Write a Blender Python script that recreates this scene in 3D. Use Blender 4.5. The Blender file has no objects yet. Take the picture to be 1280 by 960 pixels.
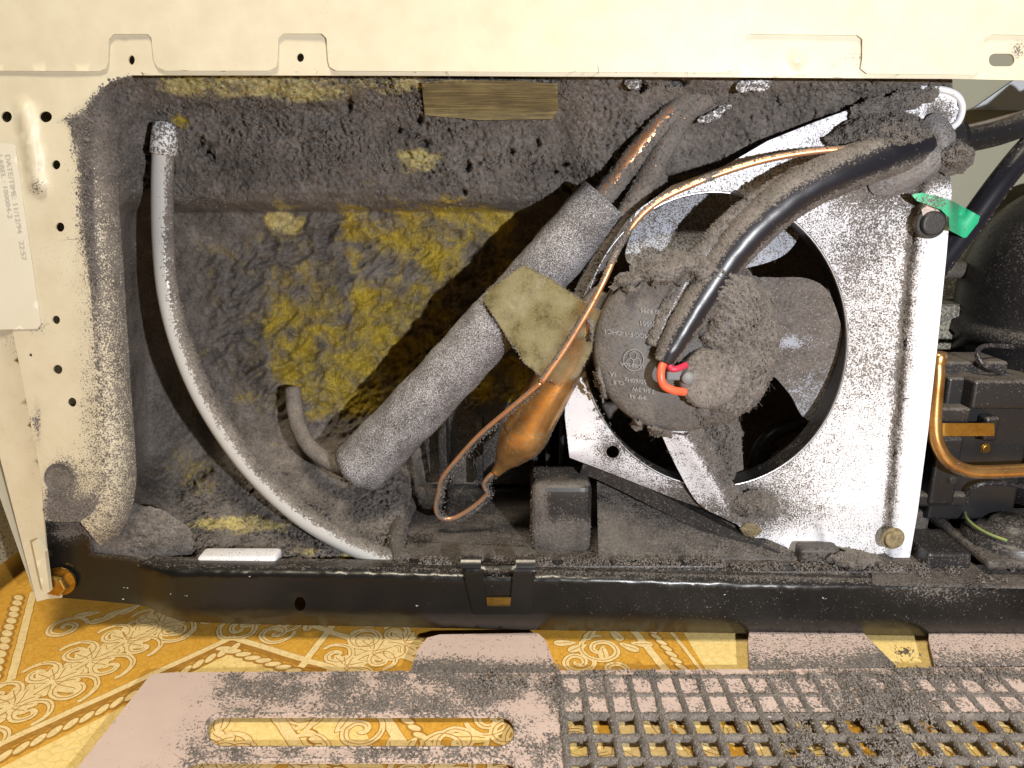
import bpy, bmesh, math, random
import numpy as np
from mathutils import Vector, Matrix
from mathutils.geometry import delaunay_2d_cdt

rng = np.random.default_rng(7)
random.seed(7)
sc = bpy.context.scene
COL = sc.collection

# ------------------------------------------------------------------ camera
FPX = 914.0                       # focal length in photo pixels (1280 wide)
PITCH = math.radians(15.0)
CAM = np.array([0.0, -0.40, 0.276])
cd = bpy.data.cameras.new("camera")
cam = bpy.data.objects.new("camera", cd)
COL.objects.link(cam)
cam.location = CAM
cam.rotation_euler = (math.radians(90) - PITCH, 0, 0)
cd.sensor_width = 36.0
cd.lens = 36.0 * FPX / 1280.0
cd.clip_start = 0.01
cd.clip_end = 50
sc.camera = cam

# ------------------------------------------------------------------ light
w = bpy.data.worlds.new("World")
sc.world = w
w.use_nodes = True
bg = w.node_tree.nodes["Background"]
bg.inputs[0].default_value = (1.0, 0.72, 0.40, 1)
bg.inputs[1].default_value = 0.03

def add_lamp(name, kind, loc, energy, color, size, target=None, size_y=None):
    ld = bpy.data.lights.new(name, kind)
    ld.energy = energy
    ld.color = color
    if kind == 'AREA':
        ld.size = size
        if size_y:
            ld.shape = 'RECTANGLE'; ld.size_y = size_y
    else:
        ld.shadow_soft_size = size
    o = bpy.data.objects.new(name, ld)
    COL.objects.link(o)
    o.location = loc
    if target is not None:
        d = Vector(target) - Vector(loc)
        o.rotation_euler = d.to_track_quat('-Z', 'Y').to_euler()
    return o

# the phone's torch beside the lens and a warm overhead room lamp added to brighten the floor
add_lamp("phone_torch", 'POINT', (0.25, -0.60, 0.28), 20.5, (0.98, 0.985, 1.0), 0.007)
add_lamp("room_lamp", 'AREA', (-0.12, -0.62, 1.5), 22.0, (1.0, 0.88, 0.68), 0.30, (-0.05, -0.05, 0.0))

vs = sc.view_settings
vs.view_transform = 'Standard'
vs.look = 'None'
vs.exposure = 0.0
vs.gamma = 1.0
sc.cycles.max_bounces = 6
sc.cycles.diffuse_bounces = 3
sc.cycles.transparent_max_bounces = 8

# ------------------------------------------------------------------ pixel geometry
SP, CP = math.sin(PITCH), math.cos(PITCH)
def ray(px, py):
    a = (np.asarray(px, float) - 640) / FPX
    b = -(np.asarray(py, float) - 480) / FPX
    return a, CP + b * SP, b * CP - SP          # x, y, z per unit axial depth

def PY_(px, py, y):
    "points where the picture's ray meets the upright plane at depth y"
    dx, dy, dz = ray(px, py)
    t = (np.asarray(y, float) - CAM[1]) / dy
    return np.stack([dx * t, CAM[1] + dy * t, CAM[2] + dz * t], -1)

def PZ_(px, py, z):
    dx, dy, dz = ray(px, py)
    t = (np.asarray(z, float) - CAM[2]) / dz
    return np.stack([dx * t, CAM[1] + dy * t, CAM[2] + dz * t], -1)

def P(px, py, y):
    return PY_(px, py, y)

def mm_px(p):
    "metres per photo pixel at a point"
    d = np.asarray(p) - CAM
    return (d[..., 1] * CP - d[..., 2] * SP) / FPX

# ------------------------------------------------------------------ noise
_perm = np.random.default_rng(3).permutation(256)
_perm = np.concatenate([_perm, _perm, _perm])
_g = np.random.default_rng(4).normal(size=(256, 3))
_g /= np.linalg.norm(_g, axis=1)[:, None]
def perlin(p):
    p = np.asarray(p, float)
    i = np.floor(p).astype(int)
    f = p - i
    u = f * f * f * (f * (f * 6 - 15) + 10)
    i &= 255
    r = 0
    for dx in (0, 1):
        wx = u[..., 0] if dx else 1 - u[..., 0]
        for dy in (0, 1):
            wy = u[..., 1] if dy else 1 - u[..., 1]
            for dz in (0, 1):
                wz = u[..., 2] if dz else 1 - u[..., 2]
                h = _perm[_perm[_perm[(i[..., 0] + dx) & 255] + ((i[..., 1] + dy) & 255)] + ((i[..., 2] + dz) & 255)]
                g = _g[h]
                d = g[..., 0] * (f[..., 0] - dx) + g[..., 1] * (f[..., 1] - dy) + g[..., 2] * (f[..., 2] - dz)
                r = r + wx * wy * wz * d
    return r * 1.6
def fbm(p, octv=4, gain=0.5, billow=False):
    p = np.asarray(p, float)
    s = 0; a = 1; t = 0
    for k in range(octv):
        n = perlin(p + k * 17.3)
        if billow:
            n = 1 - 2 * np.abs(n)
        s = s + a * n; t += a
        p = p * 2.03; a *= gain
    return s / t
def sstep(a, b, x):
    t = np.clip((np.asarray(x, float) - a) / (b - a), 0, 1)
    return t * t * (3 - 2 * t)
def lerp(a, b, t):
    return a + (b - a) * t

# ------------------------------------------------------------------ objects
def tag(o, label=None, cat=None, group=None, kind=None):
    if label: o["label"] = label
    if cat: o["category"] = cat
    if group: o["group"] = group
    if kind: o["kind"] = kind
    return o
BASE = {}
def thing(name, label, cat, base, group=None):
    o = bpy.data.objects.new(name, None)
    o.empty_display_size = 0.01
    COL.objects.link(o)
    o.location = base
    BASE[o.name] = np.array(base, float)
    return tag(o, label, cat, group)

def build(name, V, F, mat, parent=None, smooth=True, attrs=None, base=None, mats=None, mi=None):
    """V (n,3) world points; F list of int arrays (m,3) or (m,4); one mesh object"""
    V = np.asarray(V, float)
    if parent is not None:
        b = BASE[parent.name]
    else:
        b = np.array(base if base is not None else [V[:, 0].mean(), V[:, 1].mean(), V[:, 2].min()], float)
    F = [np.asarray(f, np.int64) for f in (F if isinstance(F, list) else [F])]
    F = [f for f in F if len(f)]
    me = bpy.data.meshes.new(name)
    me.vertices.add(len(V))
    me.vertices.foreach_set("co", (V - b).astype(np.float32).ravel())
    loops = np.concatenate([f.ravel() for f in F])
    counts = np.concatenate([np.full(len(f), f.shape[1]) for f in F])
    starts = np.concatenate([[0], np.cumsum(counts)[:-1]])
    me.loops.add(len(loops))
    me.loops.foreach_set("vertex_index", loops.astype(np.int32))
    me.polygons.add(len(counts))
    me.polygons.foreach_set("loop_start", starts.astype(np.int32))
    sm = np.concatenate([np.full(len(f), bool(s)) for f, s in zip(F, smooth if isinstance(smooth, (list, tuple)) else [smooth] * len(F))])
    me.polygons.foreach_set("use_smooth", sm)
    for m in (mats or [mat]):
        me.materials.append(m)
    if mi is not None:
        me.polygons.foreach_set("material_index", np.asarray(mi, np.int32))
    me.update(calc_edges=True)
    me.validate()
    for k, a in (attrs or {}).items():
        at = me.attributes.new(k, 'FLOAT', 'POINT')
        at.data.foreach_set("value", np.broadcast_to(np.asarray(a, np.float32), (len(V),)).astype(np.float32).copy())
    o = bpy.data.objects.new(name, me)
    COL.objects.link(o)
    if parent is not None:
        o.parent = parent
        BASE[o.name] = b
    else:
        o.location = b
        BASE[o.name] = b
    return o

def catmull(pts, n, closed=False):
    pts = np.asarray(pts, float)
    m = len(pts)
    if closed:
        idx = lambda i: pts[i % m]
        segs = m
    else:
        ext = np.vstack([2 * pts[0] - pts[1], pts, 2 * pts[-1] - pts[-2]])
        idx = lambda i: ext[i + 1]
        segs = m - 1
    out = []
    for i in range(segs):
        p0, p1, p2, p3 = idx(i - 1), idx(i), idx(i + 1), idx(i + 2)
        for k in range(n):
            t = k / n
            out.append(0.5 * ((2 * p1) + (p2 - p0) * t + (2 * p0 - 5 * p1 + 4 * p2 - p3) * t * t + (3 * p1 - p0 - 3 * p2 + p3) * t ** 3))
    if not closed:
        out.append(pts[-1])
    return np.array(out)

def tube(path, rad, seg=20, cap=True, disp=None, aspect=None, up=None):
    """sweep circles along path (n,3) with radii; returns V, F, and per-vertex (s, angle normal)"""
    path = np.asarray(path, float)
    n = len(path)
    rad = np.broadcast_to(np.asarray(rad, float), (n,))
    T = np.gradient(path, axis=0)
    T /= np.linalg.norm(T, axis=1)[:, None] + 1e-12
    u = np.array(up if up is not None else [0, -1, 0.01], float)
    N = []
    for i in range(n):
        u = u - T[i] * u.dot(T[i])
        u /= np.linalg.norm(u) + 1e-12
        N.append(u.copy())
    N = np.array(N)
    B = np.cross(T, N)
    ang = np.linspace(0, 2 * np.pi, seg, endpoint=False)
    dirs = N[:, None, :] * np.cos(ang)[None, :, None] + B[:, None, :] * np.sin(ang)[None, :, None]
    V = path[:, None, :] + dirs * rad[:, None, None]
    if disp is not None:
        V = V + dirs * disp(V, dirs)[..., None]
    nrm = dirs.reshape(-1, 3)
    V = V.reshape(-1, 3)
    i = np.arange(n - 1)[:, None] * seg
    j = np.arange(seg)[None, :]
    j2 = (j + 1) % seg
    F = np.stack([i + j, i + j2, i + seg + j2, i + seg + j], -1).reshape(-1, 4)
    Fs = [F]
    if cap:
        c0, c1 = len(V), len(V) + 1
        V = np.vstack([V, path[0], path[-1]])
        nrm = np.vstack([nrm, -T[0], T[-1]])
        a = np.arange(seg)
        Fs.append(np.stack([np.full(seg, c0), (a + 1) % seg, a], -1))
        b0 = (n - 1) * seg
        Fs.append(np.stack([np.full(seg, c1), b0 + a, b0 + (a + 1) % seg], -1))
    return V, Fs, nrm

def inside(poly, pts):
    poly = np.asarray(poly, float)
    x, y = pts[:, 0], pts[:, 1]
    c = np.zeros(len(pts), bool)
    x1, y1 = poly[:, 0], poly[:, 1]
    x2, y2 = np.roll(x1, -1), np.roll(y1, -1)
    for a, b, c2, d in zip(x1, y1, x2, y2):
        if b == d: continue
        m = ((b > y) != (d > y)) & (x < (c2 - a) * (y - b) / (d - b) + a)
        c ^= m
    return c
def resample(poly, step, closed=True):
    poly = np.asarray(poly, float)
    out = []
    m = len(poly)
    for i in range(m if closed else m - 1):
        a, b = poly[i], poly[(i + 1) % m]
        n = max(1, int(math.ceil(np.linalg.norm(b - a) / step)))
        for k in range(n):
            out.append(a + (b - a) * k / n)
    if not closed: out.append(poly[-1])
    return np.array(out)
def circle(cx, cy, rx, ry=None, n=24, a0=0.0):
    ry = rx if ry is None else ry
    t = np.linspace(0, 2 * np.pi, n, endpoint=False) + a0
    return np.stack([cx + rx * np.cos(t), cy + ry * np.sin(t)], -1)
def rrect(x0, y0, x1, y1, r, n=5):
    out = []
    for cx, cy, a in ((x1 - r, y0 + r, -90), (x1 - r, y1 - r, 0), (x0 + r, y1 - r, 90), (x0 + r, y0 + r, 180)):
        for k in range(n + 1):
            t = math.radians(a + 90 * k / n)
            out.append((cx + r * math.cos(t), cy + r * math.sin(t)))
    return np.array(out)

def tri2d(outline, holes, step, bstep=None, jitter=0.25):
    bs = bstep or step
    loops = [resample(outline, bs)] + [resample(h, bs) for h in holes]
    allb = np.vstack(loops)
    lo, hi = loops[0].min(0), loops[0].max(0)
    gx, gy = np.meshgrid(np.arange(lo[0] + step / 2, hi[0], step), np.arange(lo[1] + step / 2, hi[1], step))
    g = np.stack([gx.ravel(), gy.ravel()], -1)
    g = g + rng.uniform(-jitter, jitter, g.shape) * step
    k = inside(loops[0], g)
    for h in loops[1:]:
        k &= ~inside(h, g)
    g = g[k]
    if len(g):
        keep = np.ones(len(g), bool)
        for c in range(0, len(allb), 200):
            d = np.linalg.norm(g[:, None, :] - allb[None, c:c + 200, :], axis=2).min(1)
            keep &= d > 0.45 * min(step, bs * 1.5)
        g = g[keep]
    pts = np.vstack([allb, g])
    edges = []
    o = 0
    for l in loops:
        m = len(l)
        edges += [(o + i, o + (i + 1) % m) for i in range(m)]
        o += m
    r = delaunay_2d_cdt([Vector(p) for p in pts], edges, [], 0, 1e-6)
    v = np.array([(p.x, p.y) for p in r[0]])
    f = np.array([t for t in r[2] if len(t) == 3])
    c = v[f].mean(1)
    k = inside(loops[0], c)
    for h in loops[1:]:
        k &= ~inside(h, c)
    return v, f[k]

def plate(name, outline, surf, mat, parent=None, holes=(), step=12, bstep=None, th=0.0012, tdir=(0, 1, 0), attrs=None, smooth=True, base=None):
    """a sheet cut to an outline given in picture pixels, laid on the surface surf(px,py) and given thickness"""
    v, f = tri2d(outline, list(holes), step, bstep)
    V = surf(v[:, 0], v[:, 1])
    # orientation: make front normals oppose tdir
    a, b, c = V[f[:, 0]], V[f[:, 1]], V[f[:, 2]]
    n = np.cross(b - a, c - a)
    flip = (n @ np.array(tdir, float)) > 0
    f = np.where(flip[:, None], f[:, ::-1], f)
    n0 = len(V)
    V2 = V + np.array(tdir, float) * th
    e = np.vstack([f[:, [0, 1]], f[:, [1, 2]], f[:, [2, 0]]])
    key = np.sort(e, 1)
    _, inv, cnt = np.unique(key, axis=0, return_inverse=True, return_counts=True)
    be = e[cnt[inv.ravel()] == 1]
    m = len(be)
    side = np.stack([2 * n0 + np.arange(m) * 4 + k for k in range(4)], -1)
    SV = np.stack([V[be[:, 1]], V[be[:, 0]], V2[be[:, 0]], V2[be[:, 1]]], 1).reshape(-1, 3)
    Vall = np.vstack([V, V2, SV])
    at = {}
    for k, fn in (attrs or {}).items():
        if callable(fn):
            q = np.asarray(fn(v[:, 0], v[:, 1]), float) * np.ones(n0)
            at[k] = np.concatenate([q, q, np.stack([q[be[:, 1]], q[be[:, 0]], q[be[:, 0]], q[be[:, 1]]], 1).ravel()])
        else:
            at[k] = fn
    o = build(name, Vall, [f, f[:, ::-1] + n0, side], mat, parent, [smooth, smooth, False], at, base)
    return o, V, f, v

def flat(y):
    return lambda px, py: PY_(px, py, np.full(np.shape(px), float(y)))
def level(z):
    return lambda px, py: PZ_(px, py, np.full(np.shape(px), float(z)))

def box(lo, hi, bev=0.0, seg=2):
    bm = bmesh.new()
    bmesh.ops.create_cube(bm, size=1)
    lo, hi = np.array(lo), np.array(hi)
    for v in bm.verts:
        v.co = Vector((lo + hi) / 2 + np.array(v.co) * (hi - lo))
    if bev > 0:
        bmesh.ops.bevel(bm, geom=list(bm.edges), offset=bev, segments=seg, profile=0.5, affect='EDGES')
    return bm_arrays(bm)
def bm_arrays(bm):
    bm.verts.index_update()
    V = np.array([v.co[:] for v in bm.verts])
    d = {}
    for f in bm.faces:
        d.setdefault(len(f.verts), []).append([v.index for v in f.verts])
    bm.free()
    return V, [np.array(x) for x in d.values()]
def merge(parts):
    Vs, Fs, o = [], [], 0
    for V, F in parts:
        for f in (F if isinstance(F, list) else [F]):
            Fs.append(np.asarray(f) + o)
        Vs.append(V); o += len(V)
    d = {}
    for f in Fs: d.setdefault(f.shape[1], []).append(f)
    return np.vstack(Vs), [np.vstack(x) for x in d.values()]
def lathe(profile, axis_o, axis_d, seg=40, a0=0, a1=2 * math.pi, ref=None):
    "profile list of (radius, along)"
    d = np.array(axis_d, float); d /= np.linalg.norm(d)
    r = np.array(ref if ref is not None else ([0, 0, 1] if abs(d[2]) < .9 else [1, 0, 0]), float)
    u = r - d * r.dot(d); u /= np.linalg.norm(u)
    v = np.cross(d, u)
    t = np.linspace(a0, a1, seg, endpoint=False)
    pr = np.array(profile, float)
    V = np.array(axis_o)[None, None] + pr[:, 1][:, None, None] * d + pr[:, 0][:, None, None] * (u * np.cos(t)[None, :, None] + v * np.sin(t)[None, :, None])
    n = len(pr)
    i = np.arange(n - 1)[:, None] * seg; j = np.arange(seg)[None]; j2 = (j + 1) % seg
    F = np.stack([i + j, i + j2, i + seg + j2, i + seg + j], -1).reshape(-1, 4)
    return V.reshape(-1, 3), [F]

_oct = np.array([[1, 0, 0], [-1, 0, 0], [0, 1, 0], [0, -1, 0], [0, 0, 1], [0, 0, -1]], float)
_octf = np.array([[0, 2, 4], [2, 1, 4], [1, 3, 4], [3, 0, 4], [2, 0, 5], [1, 2, 5], [3, 1, 5], [0, 3, 5]])
def fluff(pts, size, parent, name="dust_fluff", mat=None, lo=0.5, hi=1.4, fibre=0.08):
    "many small woolly grains of dust, joined"
    pts = np.asarray(pts)
    n = len(pts)
    if n == 0: return None
    s = size * rng.uniform(lo, hi, n)
    el = np.exp(rng.normal(0, 0.26, (n, 3)))
    fb = rng.random(n) < fibre
    el[fb] = [0.16, 0.16, 2.6]
    q = rng.normal(size=(n, 4)); q /= np.linalg.norm(q, axis=1)[:, None]
    a, b, c, d = q.T
    R = np.stack([np.stack([1 - 2 * (c * c + d * d), 2 * (b * c - a * d), 2 * (b * d + a * c)], -1),
                  np.stack([2 * (b * c + a * d), 1 - 2 * (b * b + d * d), 2 * (c * d - a * b)], -1),
                  np.stack([2 * (b * d - a * c), 2 * (c * d + a * b), 1 - 2 * (b * b + c * c)], -1)], 1)
    L = (_oct[None] + rng.normal(0, 0.22, (n, 6, 3))) * el[:, None, :] * s[:, None, None]
    V = np.einsum('nij,nkj->nki', R, L) + pts[:, None, :]
    F = (_octf[None] + (np.arange(n) * 6)[:, None, None]).reshape(-1, 3)
    o = build(name, V.reshape(-1, 3), [F], mat or M['dust'], parent, smooth=False)
    o["kind"] = "stuff"
    return o
def hairs(pts, parent, length=.007, mat=None, wid=.00011, name="lint_hair", droop=.5):
    "stray lint hairs: thin curled three-sided strands"
    pts = np.asarray(pts); n = len(pts); K_ = 7
    L = length * rng.uniform(.3, 1.5, n)
    d = rng.normal(size=(n, 3)); d[:, 1] -= .4; d /= np.linalg.norm(d, axis=1)[:, None]
    c = rng.normal(size=(n, 3)) * .9
    t = np.linspace(0, 1, K_)
    cen = pts[:, None] + (d[:, None] * t[None, :, None] + c[:, None] * (t ** 2)[None, :, None] * .5) * L[:, None, None]
    cen[..., 2] -= droop * L[:, None] * t[None] ** 2
    a = np.array([0, 2.1, 4.2])
    off = np.stack([np.cos(a), .6 * np.sin(a), np.sin(a + .6)], -1) * wid
    V = cen[:, :, None, :] + off[None, None] * (1 - .6 * t)[None, :, None, None]
    b = (np.arange(n) * K_ * 3)[:, None, None]; k = (np.arange(K_ - 1) * 3)[None, :, None]; j = np.arange(3)[None, None]
    j2 = (j + 1) % 3
    F = np.stack([b + k + j, b + k + j2, b + k + 3 + j2, b + k + 3 + j], -1).reshape(-1, 4)
    o = build(name, V.reshape(-1, 3), [F], mat or M['dust'], parent, True)
    o["kind"] = "stuff"
    return o
def sample(V, f, n, wt=None):
    V = np.asarray(V)
    f = np.asarray(f)
    if f.shape[1] == 4:
        f = np.vstack([f[:, [0, 1, 2]], f[:, [0, 2, 3]]])
    a, b, c = V[f[:, 0]], V[f[:, 1]], V[f[:, 2]]
    ar = np.linalg.norm(np.cross(b - a, c - a), axis=1)
    if wt is not None:
        ar = ar * np.clip(np.asarray(wt)[f].mean(1), 0, None)
    if ar.sum() <= 0: return np.zeros((0, 3))
    k = rng.choice(len(f), n, p=ar / ar.sum())
    r1 = np.sqrt(rng.random(n)); r2 = rng.random(n)
    return a[k] * (1 - r1)[:, None] + b[k] * (r1 * (1 - r2))[:, None] + c[k] * (r1 * r2)[:, None]

# ------------------------------------------------------------------ materials
M = {}
def newmat(name):
    m = bpy.data.materials.new(name)
    m.use_nodes = True
    nt = m.node_tree
    nt.nodes.clear()
    out = nt.nodes.new("ShaderNodeOutputMaterial")
    return m, nt, out
class NT:
    def __init__(s, nt): s.nt = nt
    def n(s, t, **kw):
        x = s.nt.nodes.new(t)
        for k, v in kw.items(): setattr(x, k, v)
        return x
    def l(s, a, b): s.nt.links.new(a, b)
    def noise(s, vec, scale, detail=3, rough=0.55, dist=0.0):
        x = s.n("ShaderNodeTexNoise"); x.inputs["Scale"].default_value = scale
        x.inputs["Detail"].default_value = detail; x.inputs["Roughness"].default_value = rough
        x.inputs["Distortion"].default_value = dist
        s.l(vec, x.inputs["Vector"]); return x.outputs["Fac"]
    def math(s, op, a, b=None, c=None, clamp=False):
        x = s.n("ShaderNodeMath", operation=op); x.use_clamp = clamp
        for i, v in enumerate((a, b, c)):
            if v is None: continue
            if isinstance(v, (int, float)): x.inputs[i].default_value = v
            else: s.l(v, x.inputs[i])
        return x.outputs[0]
    def ramp(s, fac, stops):
        x = s.n("ShaderNodeValToRGB")
        e = x.color_ramp.elements
        while len(e) > 1: e.remove(e[-1])
        e[0].position = stops[0][0]; e[0].color = (*stops[0][1], 1)
        for p, c in stops[1:]:
            q = e.new(p); q.color = (*c, 1)
        s.l(fac, x.inputs[0]); return x.outputs[0]
    def mix(s, fac, a, b):
        x = s.n("ShaderNodeMix", data_type='RGBA')
        for v, i in ((fac, 0), (a, 6), (b, 7)):
            if isinstance(v, (int, float)): x.inputs[i].default_value = v
            elif isinstance(v, tuple): x.inputs[i].default_value = (*v, 1)
            else: s.l(v, x.inputs[i])
        return x.outputs[2]
    def bsdf(s, col, rough, metal=0.0, bump=None, bstr=0.3, bdist=0.001, spec=0.5, **kw):
        x = s.n("ShaderNodeBsdfPrincipled")
        for v, k in ((col, "Base Color"), (rough, "Roughness"), (metal, "Metallic"), (spec, "Specular IOR Level")):
            if isinstance(v, tuple): x.inputs[k].default_value = (*v, 1)
            elif isinstance(v, (int, float)): x.inputs[k].default_value = v
            else: s.l(v, x.inputs[k])
        for k, v in kw.items(): x.inputs[k].default_value = v
        if bump is not None:
            b = s.n("ShaderNodeBump"); b.inputs["Strength"].default_value = bstr; b.inputs["Distance"].default_value = bdist
            s.l(bump, b.inputs["Height"]); s.l(b.outputs[0], x.inputs["Normal"])
        return x.outputs[0]
    def coord(s):
        return s.n("ShaderNodeTexCoord").outputs["Object"]
    def attr(s, name):
        x = s.n("ShaderNodeAttribute"); x.attribute_name = name; return x.outputs["Fac"]

DUST_A = (0.092, 0.081, 0.073)
DUST_B = (0.262, 0.234, 0.216)
def dust_shader(t, co, tint=1.0):
    n1 = t.noise(co, 620, 4, 0.7)
    n2 = t.noise(co, 90, 3)
    f = t.math('ADD', t.math('MULTIPLY', n1, 0.6), t.math('MULTIPLY', n2, 0.4))
    col = t.ramp(f, [(0.32, tuple(c * tint for c in DUST_A)), (0.68, tuple(c * tint for c in DUST_B))])
    return t.bsdf(col, 1.0, bump=n1, bstr=0.9, bdist=0.0012, spec=0.1), col

def mat_dust(name, tint=1.0):
    m, nt, out = newmat(name); t = NT(nt)
    sh, _ = dust_shader(t, t.coord(), tint)
    t.l(sh, out.inputs[0]); M[name] = m; return m

def mat_dusty(name, col, rough=0.45, metal=0.0, scale=560, edge=0.022, tint=1.0, grain=0.0, spec=0.5, col2=None, const=None, **kw):
    """a clean surface under a thresholded layer of dust; attribute 'dust' 0..1 says how much lies there"""
    m, nt, out = newmat(name); t = NT(nt)
    co = t.coord()
    a = t.attr("dust") if const is None else const
    n1 = t.noise(co, scale, 2, 0.75)
    n2 = t.noise(co, scale * 0.22, 2, 0.5)
    n = t.math('ADD', t.math('MULTIPLY', n1, 0.80), t.math('MULTIPLY', n2, 0.20))
    thr = t.math('MULTIPLY_ADD', a, -0.52, 0.76)
    x = t.n("ShaderNodeMapRange"); x.interpolation_type = 'SMOOTHSTEP'
    t.l(t.math('SUBTRACT', n, thr), x.inputs[0])
    x.inputs[1].default_value = -edge; x.inputs[2].default_value = edge
    mask = x.outputs[0]
    base = col
    if grain or col2:
        base = t.ramp(t.noise(co, 60, 4, 0.6), [(0.35, col), (0.7, col2 or tuple(c * (1 - grain) for c in col))])
    # a thin soft film of dust between the grains, thicker where more lies
    if metal < 0.5 and const is None:
        fm = t.math('MULTIPLY', t.math('MULTIPLY_ADD', a, 0.75, -0.12, clamp=True), t.math('MULTIPLY_ADD', t.noise(co, scale * 0.07, 3, 0.6), 1.6, -0.25, clamp=True), clamp=True)
        base = t.mix(fm, base, tuple((p + q) * 0.5 * tint for p, q in zip(DUST_A, DUST_B)))
    fine = t.noise(co, 900, 2)
    cl = t.bsdf(base, rough, metal, bump=fine, bstr=0.08, bdist=0.0004, spec=spec, **kw)
    ds, _ = dust_shader(t, co, tint)
    # dust stands up from the surface
    for nd in nt.nodes:
        if nd.type == 'BSDF_PRINCIPLED' and nd.outputs[0] == ds: pass
    mx = t.n("ShaderNodeMixShader")
    t.l(mask, mx.inputs[0]); t.l(cl, mx.inputs[1]); t.l(ds, mx.inputs[2])
    t.l(mx.outputs[0], out.inputs[0])
    M[name] = m; return m

def mat_plain(name, col, rough=0.5, metal=0.0, bscale=None, bstr=0.15, col2=None, cscale=40, spec=0.5, **kw):
    m, nt, out = newmat(name); t = NT(nt)
    co = t.coord()
    base = col if col2 is None else t.ramp(t.noise(co, cscale, 4, 0.65), [(0.33, col), (0.7, col2)])
    b = t.noise(co, bscale, 3) if bscale else None
    t.l(t.bsdf(base, rough, metal, bump=b, bstr=bstr, bdist=0.0006, spec=spec, **kw), out.inputs[0])
    M[name] = m; return m

mat_dust('dust'); mat_dust('dust_dark', 0.72); mat_dust('dust_light', 1.25)
mat_dusty('cream', (0.65, 0.595, 0.455), 0.42, scale=1100, edge=0.04, col2=(0.59, 0.53, 0.39))
mat_dusty('white_paint', (0.78, 0.78, 0.83), 0.4, scale=1050, edge=0.045)
mat_dusty('black_plastic', (0.012, 0.012, 0.014), 0.40, scale=800, tint=0.68)
mat_dusty('black_enamel', (0.007, 0.0068, 0.0066), 0.3, scale=800, tint=0.8)
mat_dusty('blade', (0.42, 0.45, 0.53), 0.5, scale=1000)
mat_dusty('copper', (0.86, 0.45, 0.24), 0.38, 0.75, scale=620, col2=(0.70, 0.33, 0.15))
mat_dusty('clean_copper', (0.74, 0.43, 0.16), 0.30, 0.82, scale=620, col2=(0.42, 0.20, 0.06), edge=0.05)
mat_dusty('motor_label', (0.10, 0.10, 0.105), 0.6, scale=900, tint=0.85)
mat_dusty('pink_plastic', (0.60, 0.47, 0.42), 0.55, scale=700, tint=0.95, grain=0.06)
mat_dusty('green_tape', (0.02, 0.46, 0.23), 0.5, scale=900)
mat_dusty('grey_wrap', (0.22, 0.22, 0.235), 0.7, scale=900, tint=1.1)
mat_dusty('back_steel', (0.36, 0.35, 0.26), 0.5, scale=500)
mat_plain('hole_edge', (0.50, 0.50, 0.52), 0.3, 0.9)
mat_plain('brass', (0.55, 0.36, 0.10), 0.34, 1.0, bscale=400, col2=(0.40, 0.24, 0.06), cscale=200)
mat_plain('dark_bolt', (0.03, 0.029, 0.028), 0.5, 0.3, bscale=700, bstr=0.4)
mat_plain('sticker', (0.70, 0.67, 0.57), 0.55, bscale=60, bstr=0.3, col2=(0.64, 0.60, 0.48), cscale=12)
mat_plain('ink', (0.43, 0.40, 0.34), 0.7)
mat_plain('dark_ink', (0.05, 0.025, 0.01), 0.7)
mat_plain('white_ink', (0.27, 0.27, 0.28), 0.7)
mat_plain('white_plastic', (0.80, 0.79, 0.77), 0.35, bscale=150, bstr=0.1)
mat_plain('orange_wire', (0.80, 0.13, 0.06), 0.4, bscale=300)
mat_plain('red_wire', (0.50, 0.03, 0.07), 0.45, bscale=300)
mat_plain('grey_plug', (0.19, 0.20, 0.20), 0.55, bscale=500)
mat_plain('rust', (0.13, 0.095, 0.05), 0.75, 0.2, bscale=500, bstr=0.6, col2=(0.34, 0.28, 0.16), cscale=300)
mat_plain('label_blue', (0.55, 0.58, 0.63), 0.4)
mat_plain('ground_wire', (0.13, 0.22, 0.10), 0.5, col2=(0.33, 0.30, 0.05), cscale=90)
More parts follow.
